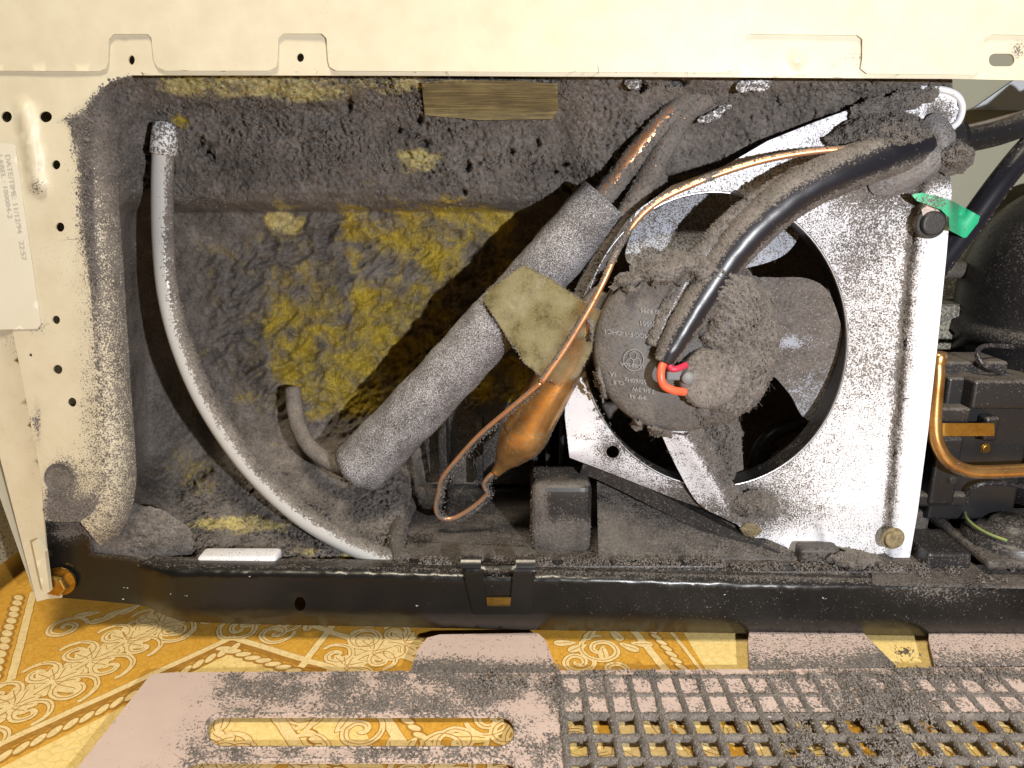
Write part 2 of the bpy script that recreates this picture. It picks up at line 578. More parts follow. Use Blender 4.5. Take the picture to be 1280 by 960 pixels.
def mat_insulation():
    m, nt, out = newmat('insulation'); t = NT(nt)
    co = t.coord()
    wl = t.attr("wool")
    mp = t.n("ShaderNodeMapping"); mp.inputs["Rotation"].default_value = (0.2, 0.6, 0.3); mp.inputs["Scale"].default_value = (1, 1, 0.28)
    t.l(co, mp.inputs[0])
    fib = t.noise(mp.outputs[0], 700, 4, 0.65, 1.2)
    blot = t.noise(co, 48, 4, 0.62, 0.9)
    fine = t.noise(co, 420, 3, 0.6)
    nn = t.math('ADD', t.math('MULTIPLY', blot, 0.72), t.math('ADD', t.math('MULTIPLY', fine, 0.10), t.math('MULTIPLY', fib, 0.18)))
    thr = t.math('MULTIPLY_ADD', wl, -0.40, 0.72)
    x = t.n("ShaderNodeMapRange"); x.interpolation_type = 'SMOOTHSTEP'
    t.l(t.math('SUBTRACT', nn, thr), x.inputs[0]); x.inputs[1].default_value = -0.13; x.inputs[2].default_value = 0.22
    wc = t.ramp(fib, [(0.22, (0.18, 0.125, 0.015)), (0.5, (0.44, 0.32, 0.035)), (0.8, (0.68, 0.55, 0.13))])
    wc2 = t.ramp(fib, [(0.25, (0.30, 0.24, 0.10)), (0.5, (0.52, 0.45, 0.22)), (0.78, (0.70, 0.64, 0.40))])
    wc = t.mix(t.attr('pale'), wc, wc2)
    n1 = t.noise(co, 560, 4, 0.7)
    n2 = t.noise(co, 45, 4, 0.6)
    f = t.math('ADD', t.math('MULTIPLY', n1, 0.5), t.math('MULTIPLY', n2, 0.5))
    dc = t.ramp(f, [(0.34, (0.075, 0.065, 0.058)), (0.64, (0.25, 0.222, 0.204))])
    col = t.mix(x.outputs[0], dc, wc)
    hb = t.math('ADD', n1, t.math('MULTIPLY', fib, 0.5))
    t.l(t.bsdf(col, 1.0, bump=hb, bstr=0.9, bdist=0.0014, spec=0.08), out.inputs[0])
    M['insulation'] = m
mat_insulation()

def mat_foam():
    m, nt, out = newmat('foam'); t = NT(nt)
    co = t.coord()
    n = t.noise(co, 1500, 2, 0.8)
    n2 = t.noise(co, 60, 4, 0.6)
    f = t.math('ADD', t.math('MULTIPLY', n, 0.75), t.math('MULTIPLY', n2, 0.25))
    col = t.ramp(f, [(0.38, (0.062, 0.058, 0.059)), (0.5, (0.19, 0.18, 0.185)), (0.61, (0.58, 0.57, 0.60))])
    t.l(t.bsdf(col, 0.9, bump=n, bstr=1.0, bdist=0.0009, spec=0.2), out.inputs[0])
    M['foam'] = m
mat_foam()

def mat_tape():
    m, nt, out = newmat('tape'); t = NT(nt)
    co = t.coord()
    n = t.noise(co, 70, 4, 0.6)
    g = t.noise(co, 900, 2, 0.7)
    col = t.ramp(t.math('ADD', t.math('MULTIPLY', n, 0.7), t.math('MULTIPLY', g, 0.3)), [(0.36, (0.085, 0.07, 0.03)), (0.5, (0.24, 0.21, 0.11)), (0.7, (0.33, 0.30, 0.19))])
    a = t.bsdf(col, 0.42, bump=g, bstr=0.3, bdist=0.0004)
    tr = t.n("ShaderNodeBsdfTransparent"); tr.inputs[0].default_value = (0.92, 0.68, 0.22, 1)
    mx = t.n("ShaderNodeMixShader")
    t.l(t.attr("clear"), mx.inputs[0]); t.l(a, mx.inputs[1]); t.l(tr.outputs[0], mx.inputs[2])
    t.l(mx.outputs[0], out.inputs[0])
    M['tape'] = m
mat_tape()
mat_dusty('hose', (0.50, 0.50, 0.50), 0.33, scale=700, tint=1.15, **{"Subsurface Weight": 0.0})
mat_dusty('hose_collar', (0.78, 0.79, 0.83), 0.5, scale=620)

def mat_board():
    m, nt, out = newmat('board'); t = NT(nt)
    mp = t.n("ShaderNodeMapping"); mp.inputs["Scale"].default_value = (0.06, 1, 1.0); t.l(t.coord(), mp.inputs[0])
    n = t.noise(mp.outputs[0], 700, 4, 0.65, 0.3)
    n2 = t.noise(t.coord(), 60, 3)
    col = t.ramp(t.math('ADD', t.math('MULTIPLY', n, 0.7), t.math('MULTIPLY', n2, 0.3)), [(0.35, (0.11, 0.092, 0.062)), (0.52, (0.22, 0.18, 0.09)), (0.68, (0.36, 0.30, 0.15))])
    t.l(t.bsdf(col, 0.85, bump=n, bstr=0.8, bdist=0.001, spec=0.1), out.inputs[0])
    M['board'] = m
mat_board()

def mat_lino():
    for name, a, b in (('lino', (0.58, 0.285, 0.030), (0.73, 0.42, 0.075)), ('lino_cream', (0.77, 0.57, 0.25), (0.86, 0.69, 0.37)),
                       ('lino_yellow', (0.78, 0.55, 0.17), (0.90, 0.72, 0.34)), ('lino_brown', (0.32, 0.15, 0.02), (0.46, 0.24, 0.05))):
        m, nt, out = newmat(name); t = NT(nt)
        co = t.coord()
        n = t.noise(co, 130, 5, 0.7, 1.5)
        n2 = t.noise(co, 420, 3, 0.6)
        v = t.n("ShaderNodeTexVoronoi"); v.feature = 'DISTANCE_TO_EDGE'; v.inputs["Scale"].default_value = 190
        t.l(co, v.inputs["Vector"])
        col = t.ramp(t.math('ADD', t.math('MULTIPLY', n, 0.65), t.math('MULTIPLY', n2, 0.35)), [(0.34, a), (0.66, b)])
        cr = t.math('LESS_THAN', v.outputs["Distance"], 0.045)
        col = t.mix(t.math('MULTIPLY', cr, 0.28 if name != 'lino_brown' else 0.0), col, tuple(c * 0.55 for c in a))
        t.l(t.bsdf(col, 0.42, bump=n2, bstr=0.25, bdist=0.0005), out.inputs[0])
        M[name] = m
mat_lino()

# ================================================================== floor
fl = build("floor", np.array([[-0.75, -0.34, 0], [0.75, -0.34, 0], [0.75, 0.30, 0], [-0.75, 0.30, 0]]), [np.array([[0, 1, 2, 3]])], M['lino'], smooth=False, base=(0, 0, 0))
fl["kind"] = "structure"

# printed scrollwork of the floor covering: flat print laid as thin layers
class Print:
    def __init__(s): s.V = []; s.F = []; s.mi = []; s.n = 0
    def ribbon(s, pts, wd, z, mi):
        pts = np.asarray(pts, float)
        T = np.gradient(pts, axis=0); T /= np.linalg.norm(T, axis=1)[:, None] + 1e-9
        N = np.stack([-T[:, 1], T[:, 0]], -1)
        wd = np.broadcast_to(np.asarray(wd, float), (len(pts),))
        A = pts + N * wd[:, None] / 2; B = pts - N * wd[:, None] / 2
        V = np.stack([A, B], 1).reshape(-1, 2)
        s.V.append(np.c_[V, np.full(len(V), z)])
        i = np.arange(len(pts) - 1) * 2 + s.n
        s.F.append(np.stack([i, i + 1, i + 3, i + 2], -1)); s.mi.append(np.full(len(i), mi))
        s.n += len(V)
    def disc(s, c, rx, ry, rot, z, mi, n=14, tear=0.0):
        t = np.linspace(0, 2 * np.pi, n, endpoint=False)
        x = rx * np.cos(t); y = ry * np.sin(t) * (1 - tear * np.cos(t))
        X = c[0] + x * math.cos(rot) - y * math.sin(rot); Y = c[1] + x * math.sin(rot) + y * math.cos(rot)
        m = n // 2
        V = np.c_[X, Y, np.full(n, z)]
        s.V.append(V)
        # strip of quads across the ellipse
        q = [(k, k + 1, n - k - 2, n - k - 1) for k in range(0, m - 1)]
        s.F.append(np.array(q) + s.n); s.mi.append(np.full(len(q), mi)); s.n += n
    def poly(s, quad, z, mi):
        s.V.append(np.c_[np.asarray(quad, float), np.full(4, z)])
        s.F.append(np.array([[0, 1, 2, 3]]) + s.n); s.mi.append(np.array([mi])); s.n += 4
PR = Print()
CR, YL, BR = 0, 1, 2
def fp(px, py):
    return PZ_(px, py, 0.0)[..., :2]
def fline(p):
    p = np.array(p, float); return fp(p[:, 0], p[:, 1])
def wob(pts, a=0.0006):
    pts = np.asarray(pts)
    return pts + np.stack([perlin(np.c_[pts * 160, np.full(len(pts), 1.3)]), perlin(np.c_[pts * 160, np.full(len(pts), 7.7)])], -1) * a
def spiral(c, r, turns, d, rot, wd=0.0042):
    t = np.linspace(0, 1, 40)
    a = rot + d * t * turns * 2 * np.pi
    rr = r * (1 - t) ** 0.85 + 0.0006
    p = wob(np.stack([c[0] + rr * np.cos(a), c[1] + rr * np.sin(a)], -1))
    wv = wd * (0.35 + 0.65 * np.sin(np.pi * (0.12 + 0.8 * t)))
    PR.ribbon(p, wv + 0.0009, 0.00018 + 0.00004 * random.random(), BR)
    PR.ribbon(p, wv, 0.00028 + 0.00004 * random.random(), CR)
    q = p[4:30]
    PR.ribbon(q, 0.0005, 0.0004 + .00003 * random.random(), BR)
def leaf(c, L, wd, rot, col=CR):
    PR.disc(c, L / 2 + 0.0005, wd / 2 + 0.0005, rot, 0.00016 + 0.00003 * random.random(), BR, 18, 0.45)
    PR.disc(c, L / 2, wd / 2, rot, 0.00024 + 0.00003 * random.random(), col, 18, 0.45)
    d = np.array([math.cos(rot), math.sin(rot)]); nrm = np.array([-d[1], d[0]])
    t = np.linspace(-0.42, 0.30, 8)[:, None]
    PR.ribbon(np.asarray(c) + d * t * L + nrm * (0.08 * wd * np.sin(t * 6)), 0.0005, 0.00036 + .00003 * random.random(), BR)
def rope(a, b, wd=0.0075):
    a, b = np.asarray(a), np.asarray(b)
    L = np.linalg.norm(b - a); d = (b - a) / L; n = np.array([-d[1], d[0]])
    k = int(L / (wd * 0.78)); rot = math.atan2(d[1], d[0])
    for i in range(k):
        c = a + d * (i + 0.5) * L / k
        c = c + n * random.uniform(-.0003, .0003)
        PR.disc(c, wd * 0.66, wd * 0.40, rot + 0.5, 0.0002 + 0.00002 * (i % 3) + .000008 * random.random(), BR, 12)
        PR.disc(c, wd * 0.50, wd * 0.23, rot + 0.5, 0.0003 + .00003 * random.random(), CR, 12)
def dline(a, b, wd=0.0035, col=CR):
    t = np.linspace(0, 1, 24)[:, None]
    p = wob(np.asarray(a) * (1 - t) + np.asarray(b) * t, 0.0005)
    zz = 0.00003 * random.random(); PR.ribbon(p, wd + 0.0009, 0.00012 + zz, BR); PR.ribbon(p, wd, 0.0002 + zz, col)
def frond(a, b, n, size, bend=0.1):
    "an acanthus branch: stem, scrolls and leaves on both sides"
    a, b = np.asarray(a, float), np.asarray(b, float)
    d = b - a; nrm = np.array([-d[1], d[0]])
    t = np.linspace(0, 1, 60)[:, None]
    st = a + d * t + nrm * bend * np.sin(np.pi * t)
    PR.ribbon(st, lerp(0.006, 0.003, t[:, 0]), 0.00019, BR); PR.ribbon(st, lerp(0.0048, 0.002, t[:, 0]), 0.00031, CR)
    wl_ = 0.021 * (0.55 + 0.45 * np.abs(np.sin(t[:, 0] * n * 3.3))) * np.sin(np.pi * np.clip(t[:, 0] * .9 + .06, 0, 1)) ** .5
    PR.ribbon(st, wl_ + .0012, 0.00013 + .00001 * random.random(), BR); PR.ribbon(st, wl_, 0.00015 + .00001 * random.random(), CR)
    rot = math.atan2(d[1], d[0]); u = d / np.linalg.norm(d); nn = np.array([-u[1], u[0]])
    for i in range(n):
        f = (i + 0.5) / n
        c = st[int(f * 59)]
        for s in (-1, 1):
            sz = size * random.uniform(0.75, 1.1)
            if True:
                spiral(c + nn * s * sz * 1.15 + u * sz * 0.3, sz, random.uniform(1.3, 1.8), -s, rot + math.pi - s * 1.2)
            for k in range(3):
                aa = rot + s * (0.25 + 0.5 * k)
                LL = sz * random.uniform(1.0, 1.5)
                leaf(c + np.array([math.cos(aa), math.sin(aa)]) * LL * 0.62, LL, sz * 0.72, aa + s * .25)
# the part of the pattern seen in front of the rail
A, B_, C_ = fp(-60, 958), fp(290, 797), fp(470, 852)
for (p, q) in ((A, B_), (B_, C_)):
    dline(p, q, 0.0045)
    v = (q - p) / np.linalg.norm(q - p); nn = np.array([v[1], -v[0]])
    PR.ribbon(np.linspace(p + nn * 0.0045, q + nn * 0.0045, 20), 0.0035, 0.00010 + .00001 * random.random(), BR)
    rope(p + nn * 0.011, q + nn * 0.011, 0.0095)
# the yellow field inside the rope border
ins = fline([(-60, 990), (285, 818), (470, 866), (300, 990)])
PR.poly(ins, 0.00008, YL)
frond(fp(-70, 935), fp(215, 772), 6, 0.0135, 0.03)
spiral(fp(180, 786), 0.013, 1.6, 1, 2.4); spiral(fp(218, 790), 0.012, 1.6, -1, 0.6); spiral(fp(82, 785), 0.012, 1.6, 1, 0.4)
for k in range(9):
    leaf(fp(110 + 18 * k, 768 + 7 * math.sin(k * 1.7)), 0.016, 0.006, 0.3 + 0.25 * k)
dline(fp(42, 740), fp(14, 850), 0.0045)
rope(fp(24, 744), fp(-8, 850), 0.010)
dline(fp(14, 850), fp(-70, 900), 0.0045)
# right of the apex: two crossing tile lines and scrolls
dline(fp(330, 762), fp(520, 826), 0.0045); dline(fp(425, 770), fp(372, 840), 0.0045)
spiral(fp(300, 786), 0.014, 1.7, 1, 2.0); spiral(fp(345, 792), 0.011, 1.5, -1, 0.2); frond(fp(410, 845), fp(520, 800), 3, 0.012)
spiral(fp(455, 800), 0.010, 1.6, 1, 1.0); spiral(fp(490, 815), 0.010, 1.6, -1, 3.0); spiral(fp(360, 778), 0.010, 1.5, 1, 4)
for k in range(10):
    leaf(fp(290 + 24 * k, 776 + 6 * math.sin(k * 2.1)), 0.015, 0.006, -0.4 + 0.5 * k)
spiral(fp(752, 812), 0.014, 1.8, 1, 1.5); spiral(fp(722, 828), 0.010, 1.6, -1, 0.5); spiral(fp(770, 838), 0.009, 1.5, 1, 3.3)
for k in range(7):
    leaf(fp(706 + 16 * k, 804 + 12 * math.sin(k * 2.6)), 0.014, 0.006, 0.5 * k)
dline(fp(790, 786), fp(842, 850), 0.0050); rope(fp(812, 786), fp(862, 846), 0.008); dline(fp(836, 786), fp(880, 842), 0.0025)
PR.poly(fline([(848, 780), (1330, 770), (1330, 850), (890, 850)]), 0.00009, YL)
# under the grille
for k in range(46):
    px, py = random.uniform(150, 1330), random.uniform(880, 1010)
    spiral(fp(px, py), random.uniform(0.009, 0.016), random.uniform(1.3, 1.9), random.choice((-1, 1)), random.uniform(0, 6))
for k in range(60):
    leaf(fp(random.uniform(150, 1330), random.uniform(880, 1010)), random.uniform(.012, .022), .007, random.uniform(0, 6), random.choice((CR, YL)))
for x in (335, 470, 800, 930, 1120, 1260):
    dline(fp(x, 880), fp(x + random.uniform(60, 110), 1010), 0.006)
    rope(fp(x + 22, 880), fp(x + 130, 1010), 0.008)
PR.poly(fline([(365, 884), (440, 884), (480, 960), (360, 960)]), 0.0001, YL)
for k in range(9):  # yellow and cream fields lighten the shaded cells: light painted into the print
    x_ = 690 + 78 * k
    PR.poly(fline([(x_, 885), (x_ + 50, 885), (x_ + 84, 1010), (x_ + 22, 1010)]), 0.00009 + .000002 * k, (YL, CR)[k % 2])
Vp = np.vstack(PR.V)
build("printed_scrollwork", Vp, [np.vstack(PR.F)], None, fl, smooth=False, mats=[M['lino_cream'], M['lino_yellow'], M['lino_brown']], mi=np.concatenate(PR.mi))["kind"] = "stuff"

# ================================================================== refrigerator cabinet (cream steel back)
cab = thing("refrigerator_cabinet", "cream painted steel back of the refrigerator around the open dusty compartment", "refrigerator", (-0.05, 0.0, 0.0))
def gauss(px, py, cx, cy, rx, ry):
    return np.exp(-(((px - cx) / rx) ** 2 + ((py - cy) / ry) ** 2))
inner = catmull([(165, 94), (138, 103), (118, 122), (107, 150), (103, 190), (106, 260), (111, 330), (116, 410), (121, 490), (126, 560), (127, 605), (118, 636), (100, 652)], 6)
frame = np.vstack([[(-90, 20), (1345, 20), (1345, 102), (1190, 98.5), (900, 96.5), (500, 94.5)], inner, [(70, 652), (56, 650), (52, 600), (15, 410), (-18, 250), (-90, 250)]])
def frame_surf(px, py):
    y = np.zeros_like(px)
    # pressed rib by the label
    t = np.clip((py - 138) / 95, 0, 1)
    cx = 30 + t * 17
    d = np.abs(px - cx)
    y = y - 0.0035 * sstep(13, 4, d) * sstep(124, 136, py) * sstep(246, 232, py)
    y = y - 0.0028 * sstep(11, 3, np.hypot(px - 997, (py - 75) * 1.1))
    y = y + 0.0006 * fbm(np.c_[px * 0.006, py * 0.006, np.full_like(px, 3.1)], 2)
    return PY_(px, py, y)
HOLES = [(57, 146, 8, 7), (70, 206, 5.5, 6), (75, 284, 5.5, 6), (70, 400, 5, 5.5), (72, 462, 6, 6), (90, 503, 5.5, 6), (8, 146, 7, 7), (38, 444, 2.2, 2.2),
         (375.5, 72, 4.5, 5.5), (164.5, 75, 4, 6)]
holes = [circle(a, b, c, d, 16) for a, b, c, d in HOLES] + [rrect(1236, 67, 1268, 83, 7.5), circle(72, 598, 18, 19, 24)]
def frame_dust(px, py):
    # distance to the inner edge
    d = np.full(px.shape, 1e9)
    for q in inner:
        d = np.minimum(d, np.hypot(px - q[0], py - q[1]))
    left = sstep(90, 150, py) * (px < 160)
    a = 0.20 * sstep(36, 5, d) * left + 0.50 * sstep(12, 2, d) * left * sstep(430, 220, py) + 0.16 * sstep(60, 2, d) * sstep(300, 600, py) * (px < 160)
    a = a + 0.14 * gauss(px, py, 62, 290, 35, 90) + 0.42 * gauss(px, py, 45, 232, 9, 13) + 0.7 * gauss(px, py, 95, 160, 6, 18) + 0.55 * gauss(px, py, 85, 152, 14, 5)
    a = a + 0.75 * gauss(px, py, 78, 600, 20, 26) + 0.6 * gauss(px, py, 66, 635, 10, 22) + 0.35 * gauss(px, py, 1075, 72, 20, 14) + 0.5 * gauss(px, py, 1272, 62, 14, 14)
    a = a + 0.35 * gauss(px, py, 1040, 80, 8, 6) + 0.33 * gauss(px, py, 48, 408, 14, 10) + 0.5 * gauss(px, py, 46, 530, 5, 28) + 0.35 * gauss(px, py, 100, 640, 30, 18)
    a = a + 0.08 * sstep(200, 500, py)
    return a + 0.06
fo, fV, fF, fv = plate("back_frame", frame, frame_surf, M['cream'], cab, holes, step=7, bstep=4, th=0.0011, attrs={"dust": frame_dust})
wd = np.zeros(len(fV)); wd[:] = np.clip(frame_dust(fv[:, 0], fv[:, 1]) - 0.5, 0, 1)
fluff(sample(fV, fF, 1500, wd), 0.0005, fo)
# the upper sheet lapped over the frame, with its notched tabs
seam = [(-90, 88), (124, 89), (132, 86), (135, 78), (136, 49), (142, 42.5), (184, 42.5), (189, 47), (192, 76), (196, 84), (206, 88.5), (336, 88.5), (345, 84), (347, 76), (348, 48), (354, 42), (402, 42), (408, 48), (410, 76), (412, 84), (420, 88.5),
        (660, 90), (915, 91), (924, 86), (928, 60), (931, 45), (938, 42.5), (1072, 44), (1078, 49), (1078, 74), (1076, 86), (1084, 92), (1215, 93.5), (1223, 88), (1227, 60), (1231, 47), (1240, 43), (1345, 45)]
upper = np.vstack([[(1345, -170), (-90, -170)], seam])
def up_surf(px, py):
    y = -0.0014 + 0.0007 * fbm(np.c_[px * 0.005, py * 0.005, np.full_like(px, 9.1)], 2)
    y = y - 0.0012 * sstep(5, 0, np.abs(px - 152)) * sstep(30, 60, py)
    return PY_(px, py, y)
plate("upper_sheet", upper, up_surf, M['cream'], cab, step=9, bstep=6, th=0.0009, attrs={"dust": lambda a, b: 0.07 + 0.25 * gauss(a, b, 830, 55, 40, 30) * 0})
# folded side flange running down to the foot
side = [(-90, 240), (-18, 250), (15, 410), (52, 600), (55, 655), (59, 700), (62, 742), (76, 743), (77, 747), (58, 749), (46, 752), (0, 572), (-90, 230)]
plate("side_flange", side, lambda a, b: PY_(a, b, -0.0016 + 0.004 * sstep(30, -30, a - (15 + (b - 410) * 0.2))), M['cream'], cab, step=9, bstep=6, th=0.0012, attrs={"dust": lambda a, b: 0.16 + 0.35 * gauss(a, b, 48, 530, 6, 40) + 0.2 * gauss(a, b, 20, 430, 20, 20)})
plate("foot_bracket", [(40, 678), (44, 676), (56, 690), (62, 740), (57, 742), (53, 738)], flat(-0.0045), M['cream'], cab, step=6, th=0.0030, attrs={"dust": 0.05})
# cabinet side seen from outside, and the inner pan behind the holes
build("side_panel", *(lambda a: (np.vstack([a, a + [0.0, 0.25, 0]]), [np.array([[0, 1, 3, 2]])]))(np.array([P(-22, 560, 0.003), P(46, 752, 0.003)])), M['cream'], cab, smooth=False, attrs={"dust": 0.1})
plate('hole_plug', circle(72, 598, 19, 20, 24), lambda a, b: PY_(a, b, .0016 - .0012 * fbm(np.c_[a * .12, b * .12, 0 * a], 3)), M['dust'], cab, step=4, th=.001)
# closed steel cabinet body around the compartment, added to keep stray light out
bx0, bx1, bz = -0.36, 0.50, 0.47
bv = np.array([[bx0, .004, 0.02], [bx0, .33, 0.02], [bx1, .33, 0.02], [bx1, .004, 0.02], [bx0, .004, bz], [bx0, .33, bz], [bx1, .33, bz], [bx1, .004, bz]])
build("cabinet_body", bv, [np.array([[0, 1, 5, 4], [1, 2, 6, 5], [2, 3, 7, 6], [4, 5, 6, 7]])], M['back_steel'], cab, smooth=False, attrs={"dust": .4})
# rounded rim turned into the compartment
ip = resample(inner, 4, closed=False)
tg = np.gradient(ip, axis=0); tg /= np.linalg.norm(tg, axis=1)[:, None]
nr = np.stack([tg[:, 1], -tg[:, 0]], -1)
cen = np.array([600, 400]); nr = np.where(((cen - ip) * nr).sum(1)[:, None] < 0, -nr, nr)
K = 14
rimV, rimA = [], []
for k in range(K):
    s = k / (K - 1)
    off = 43 * s
    dep = 0.002 * s + 0.012 * s ** 2.2
    wtop = sstep(100, 150, ip[:, 1])[:, None]
    q = ip + nr * off * (0.25 + 0.75 * wtop)
    rimV.append(PY_(q[:, 0], q[:, 1], 0.0002 + dep + 0 * q[:, 0]))
    e = 0.66 - 0.05 * math.sin(s * 3) + 0.05 * s; eb = 0.32 * math.exp(-((s - 0.12) / 0.14) ** 2) - .10 * (1 - s)
    rimA.append(e * np.ones(len(ip)) + eb * sstep(430, 220, ip[:, 1]) - .16 * (1 - s) * sstep(300, 500, ip[:, 1]) + 0.30 * sstep(300, 120, ip[:, 1]) - 0.05 * sstep(350, 600, ip[:, 1]))
rimV = np.stack(rimV, 1).reshape(-1, 3); rimA = np.stack(rimA, 1).ravel()
n = len(ip)
i = np.arange(n - 1)[:, None] * K; j = np.arange(K - 1)[None]
rimF = np.stack([i + j, i + j + 1, i + K + j + 1, i + K + j], -1).reshape(-1, 4)
rim = build("rim", rimV, [rimF], M['cream'], cab, True, {"dust": rimA})
ed = (np.tile(np.arange(K), n) < 3) * 1.0 * np.repeat(sstep(430, 160, ip[:, 1]) + 0.05, K)
fluff(sample(rimV, rimF, 2600, ed) + rng.normal(0, 0.0007, (2600, 3)), 0.00055, rim)
fluff(sample(rimV, rimF, 2500, np.clip(rimA - 0.6, 0, 1)), 0.00045, rim)
# sticker with its stamped lines
stk, *_ = plate("sticker", [(-60, 172), (14, 180), (19, 184), (51, 405), (47, 411), (-60, 413)], lambda a, b: PY_(a, b, -0.0007 + 0 * a), M['sticker'], cab, step=8, th=0.00025)

def text_on(s, name, o, u, v, surf, mat, parent, lift=0.0003, mirror=False):
    "flat lettering: text origin o (px), unit vectors u (along) and v (up) in px, laid on surf"
    cu = bpy.data.curves.new("txt", 'FONT'); cu.body = s; cu.size = 1.0; cu.resolution_u = 2
    ob = bpy.data.objects.new("txt", cu); COL.objects.link(ob)
    dg = bpy.context.evaluated_depsgraph_get(); dg.update()
    me = bpy.data.meshes.new_from_object(ob.evaluated_get(dg))
    V = np.array([x.co[:2] for x in me.vertices])
    d = {}
    for p in me.polygons: d.setdefault(len(p.vertices), []).append(list(p.vertices))
    F = [np.array(x) for x in d.values()]
    bpy.data.objects.remove(ob); bpy.data.curves.remove(cu); bpy.data.meshes.remove(me)
    px = o[0] + V[:, 0] * u[0] + V[:, 1] * v[0]; py = o[1] + V[:, 0] * u[1] + V[:, 1] * v[1]
    W = surf(px, py)
    W = W + (CAM - W) / np.linalg.norm(CAM - W, axis=1)[:, None] * lift
    return build(name, W, F, mat, parent, smooth=False)
st_s = lambda a, b: PY_(a, b, -0.0007 + 0 * a)
text_on("DATE/TIME: 11/12/94   22:57", "stamped_date", (6.0, 193), (1.75, 11.0), (9.0, -1.4), st_s, M['ink'], stk)
text_on("LABEL : 100004-2", "stamped_code", (-3.0, 193), (1.75, 11.0), (8.4, -1.3), st_s, M['ink'], stk)
# ================================================================== insulation lining (dust and glass wool)
def hf_depth(px, py):
    yl = np.interp(py, [70, 95, 112, 140, 165, 200, 240, 252, 266, 300, 450, 520, 570, 610, 650, 690, 725],
                   [.018, .026, .036, .058, .064, .071, .080, .088, .112, .120, .126, .122, .108, .086, .060, .030, .018])
    yr = np.interp(py, [70, 95, 112, 140, 165, 200, 240, 252, 266, 300, 480, 560, 725],
                   [.018, .026, .036, .056, .062, .068, .078, .086, .112, .122, .130, .150, .165])
    kk = sstep(540, 600, py)
    y = lerp(yl, yr, sstep(0, 1, (px - 440 - 62 * kk) / (80 - 45 * kk)))
    yf = np.interp(py, [70, 95, 120, 170, 215, 260, 300, 725], [.018, .026, .038, .050, .056, .10, .19, .19])
    y = lerp(y, yf, sstep(690, 760, px))
    # left flank
    fl_ = sstep(126, 192, px)
    y = lerp(np.minimum(y, 0.034 + 0.012 * sstep(150, 400, py) - .032 * sstep(560, 650, py)), y, lerp(fl_, sstep(140, 250, px), sstep(580, 640, py)))
    # left end of the dust on the compartment floor
    return y
STEP = 1.9
gx = np.arange(100, 1191, STEP); gy = np.arange(82, 724, STEP)
GX, GY = np.meshgrid(gx, gy)
px, py = GX.ravel(), GY.ravel()
D0 = hf_depth(px, py)
Q = PY_(px, py, D0)
upper_m = sstep(262, 235, py) + sstep(560, 620, py) * (px < 520)
upper_m = np.clip(upper_m, 0, 1)
smoothL = sstep(250, 170, px) * sstep(200, 260, py)
felt = np.maximum(sstep(670, 740, px) * .8, sstep(790, 850, px) * sstep(110, 150, py))
b1 = fbm(Q * 95, 3)                              # broad lumps
b2 = fbm(Q * 260 + 5, 3, 0.55, billow=True)      # woolly clods
b3 = fbm(Q * 640 + 9, 2, 0.6, billow=True)
cr = np.clip(0.10 - np.abs(fbm(Q * 70 + 31, 3)), 0, 0.1) * 10 * sstep(0.05, 0.3, fbm(Q * 30 + 3, 2))
amp = (0.45 + 0.95 * sstep(-.25, .35, fbm(Q * 28 + 40, 3))) * (0.14 + 0.86 * upper_m) * (1 - 0.72 * smoothL) * (1 - 0.62 * felt)
disp = b1 * 0.0045 * amp + (b2 - 0.35) * 0.0066 * amp + (b3 - 0.3) * 0.0022 * (0.22 + 0.78 * upper_m) * (1 - .6 * smoothL) * (1 - .35 * felt) - cr * 0.0038 * upper_m
wool_ = np.clip(1.4 - ((px - 460) / 190) ** 2 - ((py - 400) / 140) ** 2, 0, 1)
# wool clumps of the recess: soft oblique folds
rot = np.stack([Q[:, 0] * 0.8 + Q[:, 2] * 0.6, Q[:, 1], -Q[:, 0] * 0.6 + Q[:, 2] * 0.8], -1)
wf = fbm(rot * np.array([60, 60, 130]), 4, 0.55, billow=True)
disp = disp + (1 - upper_m) * (1 - smoothL) * (wf - 0.3) * 0.0085 * (.45 + .8 * sstep(.1, .6, wool_)) * (px < 720)
PXW = px + 34 * fbm(Q * 55 + 3, 4); PYW = py + 22 * fbm(Q * 55 + 13, 4)
def blobs(lst):
    r = np.zeros_like(px)
    for (cx, cy, rx, ry, a) in lst:
        ux, uy = (PXW, PYW) if ry > 18 or rx < 40 else (px + .3 * (PXW - px), py + .35 * (PYW - py))
        r = np.maximum(r, a * np.clip(1.35 - ((ux - cx) / rx) ** 2 - ((uy - cy) / ry) ** 2, 0, 1))
    return r
wool = blobs([(300, 106, 130, 17, 1.0), (395, 116, 55, 14, .9), (490, 104, 60, 16, .62), (356, 276, 20, 22, .85), (528, 200, 36, 22, .95), (232, 155, 16, 9, .7), (520, 225, 60, 16, .3),
              (450, 280, 38, 30, .85), (560, 290, 110, 45, .8), (440, 390, 150, 120, .50), (470, 420, 110, 80, .78), (420, 480, 75, 45, .95), (415, 505, 60, 22, 1.0), (370, 410, 60, 50, .8), (520, 400, 60, 70, .75), (600, 330, 50, 50, .72), (550, 450, 80, 40, .9),
              (620, 480, 50, 40, 1.0), (330, 500, 40, 22, .6), (300, 655, 72, 11, .95), (350, 662, 20, 10, .8), (450, 702, 42, 13, 1.0), (395, 690, 40, 8, .5), (300, 340, 90, 70, .30), (290, 410, 60, 60, .28), (240, 590, 50, 30, .45), (360, 540, 30, 18, .55), (700, 110, 60, 40, .25), (600, 110, 100, 30, .3)])
wool = np.maximum(wool, blobs([(450, 400, 170, 130, .50), (550, 320, 110, 75, .62), (430, 465, 105, 60, .95), (490, 425, 100, 75, .85), (390, 420, 70, 50, .85)]))
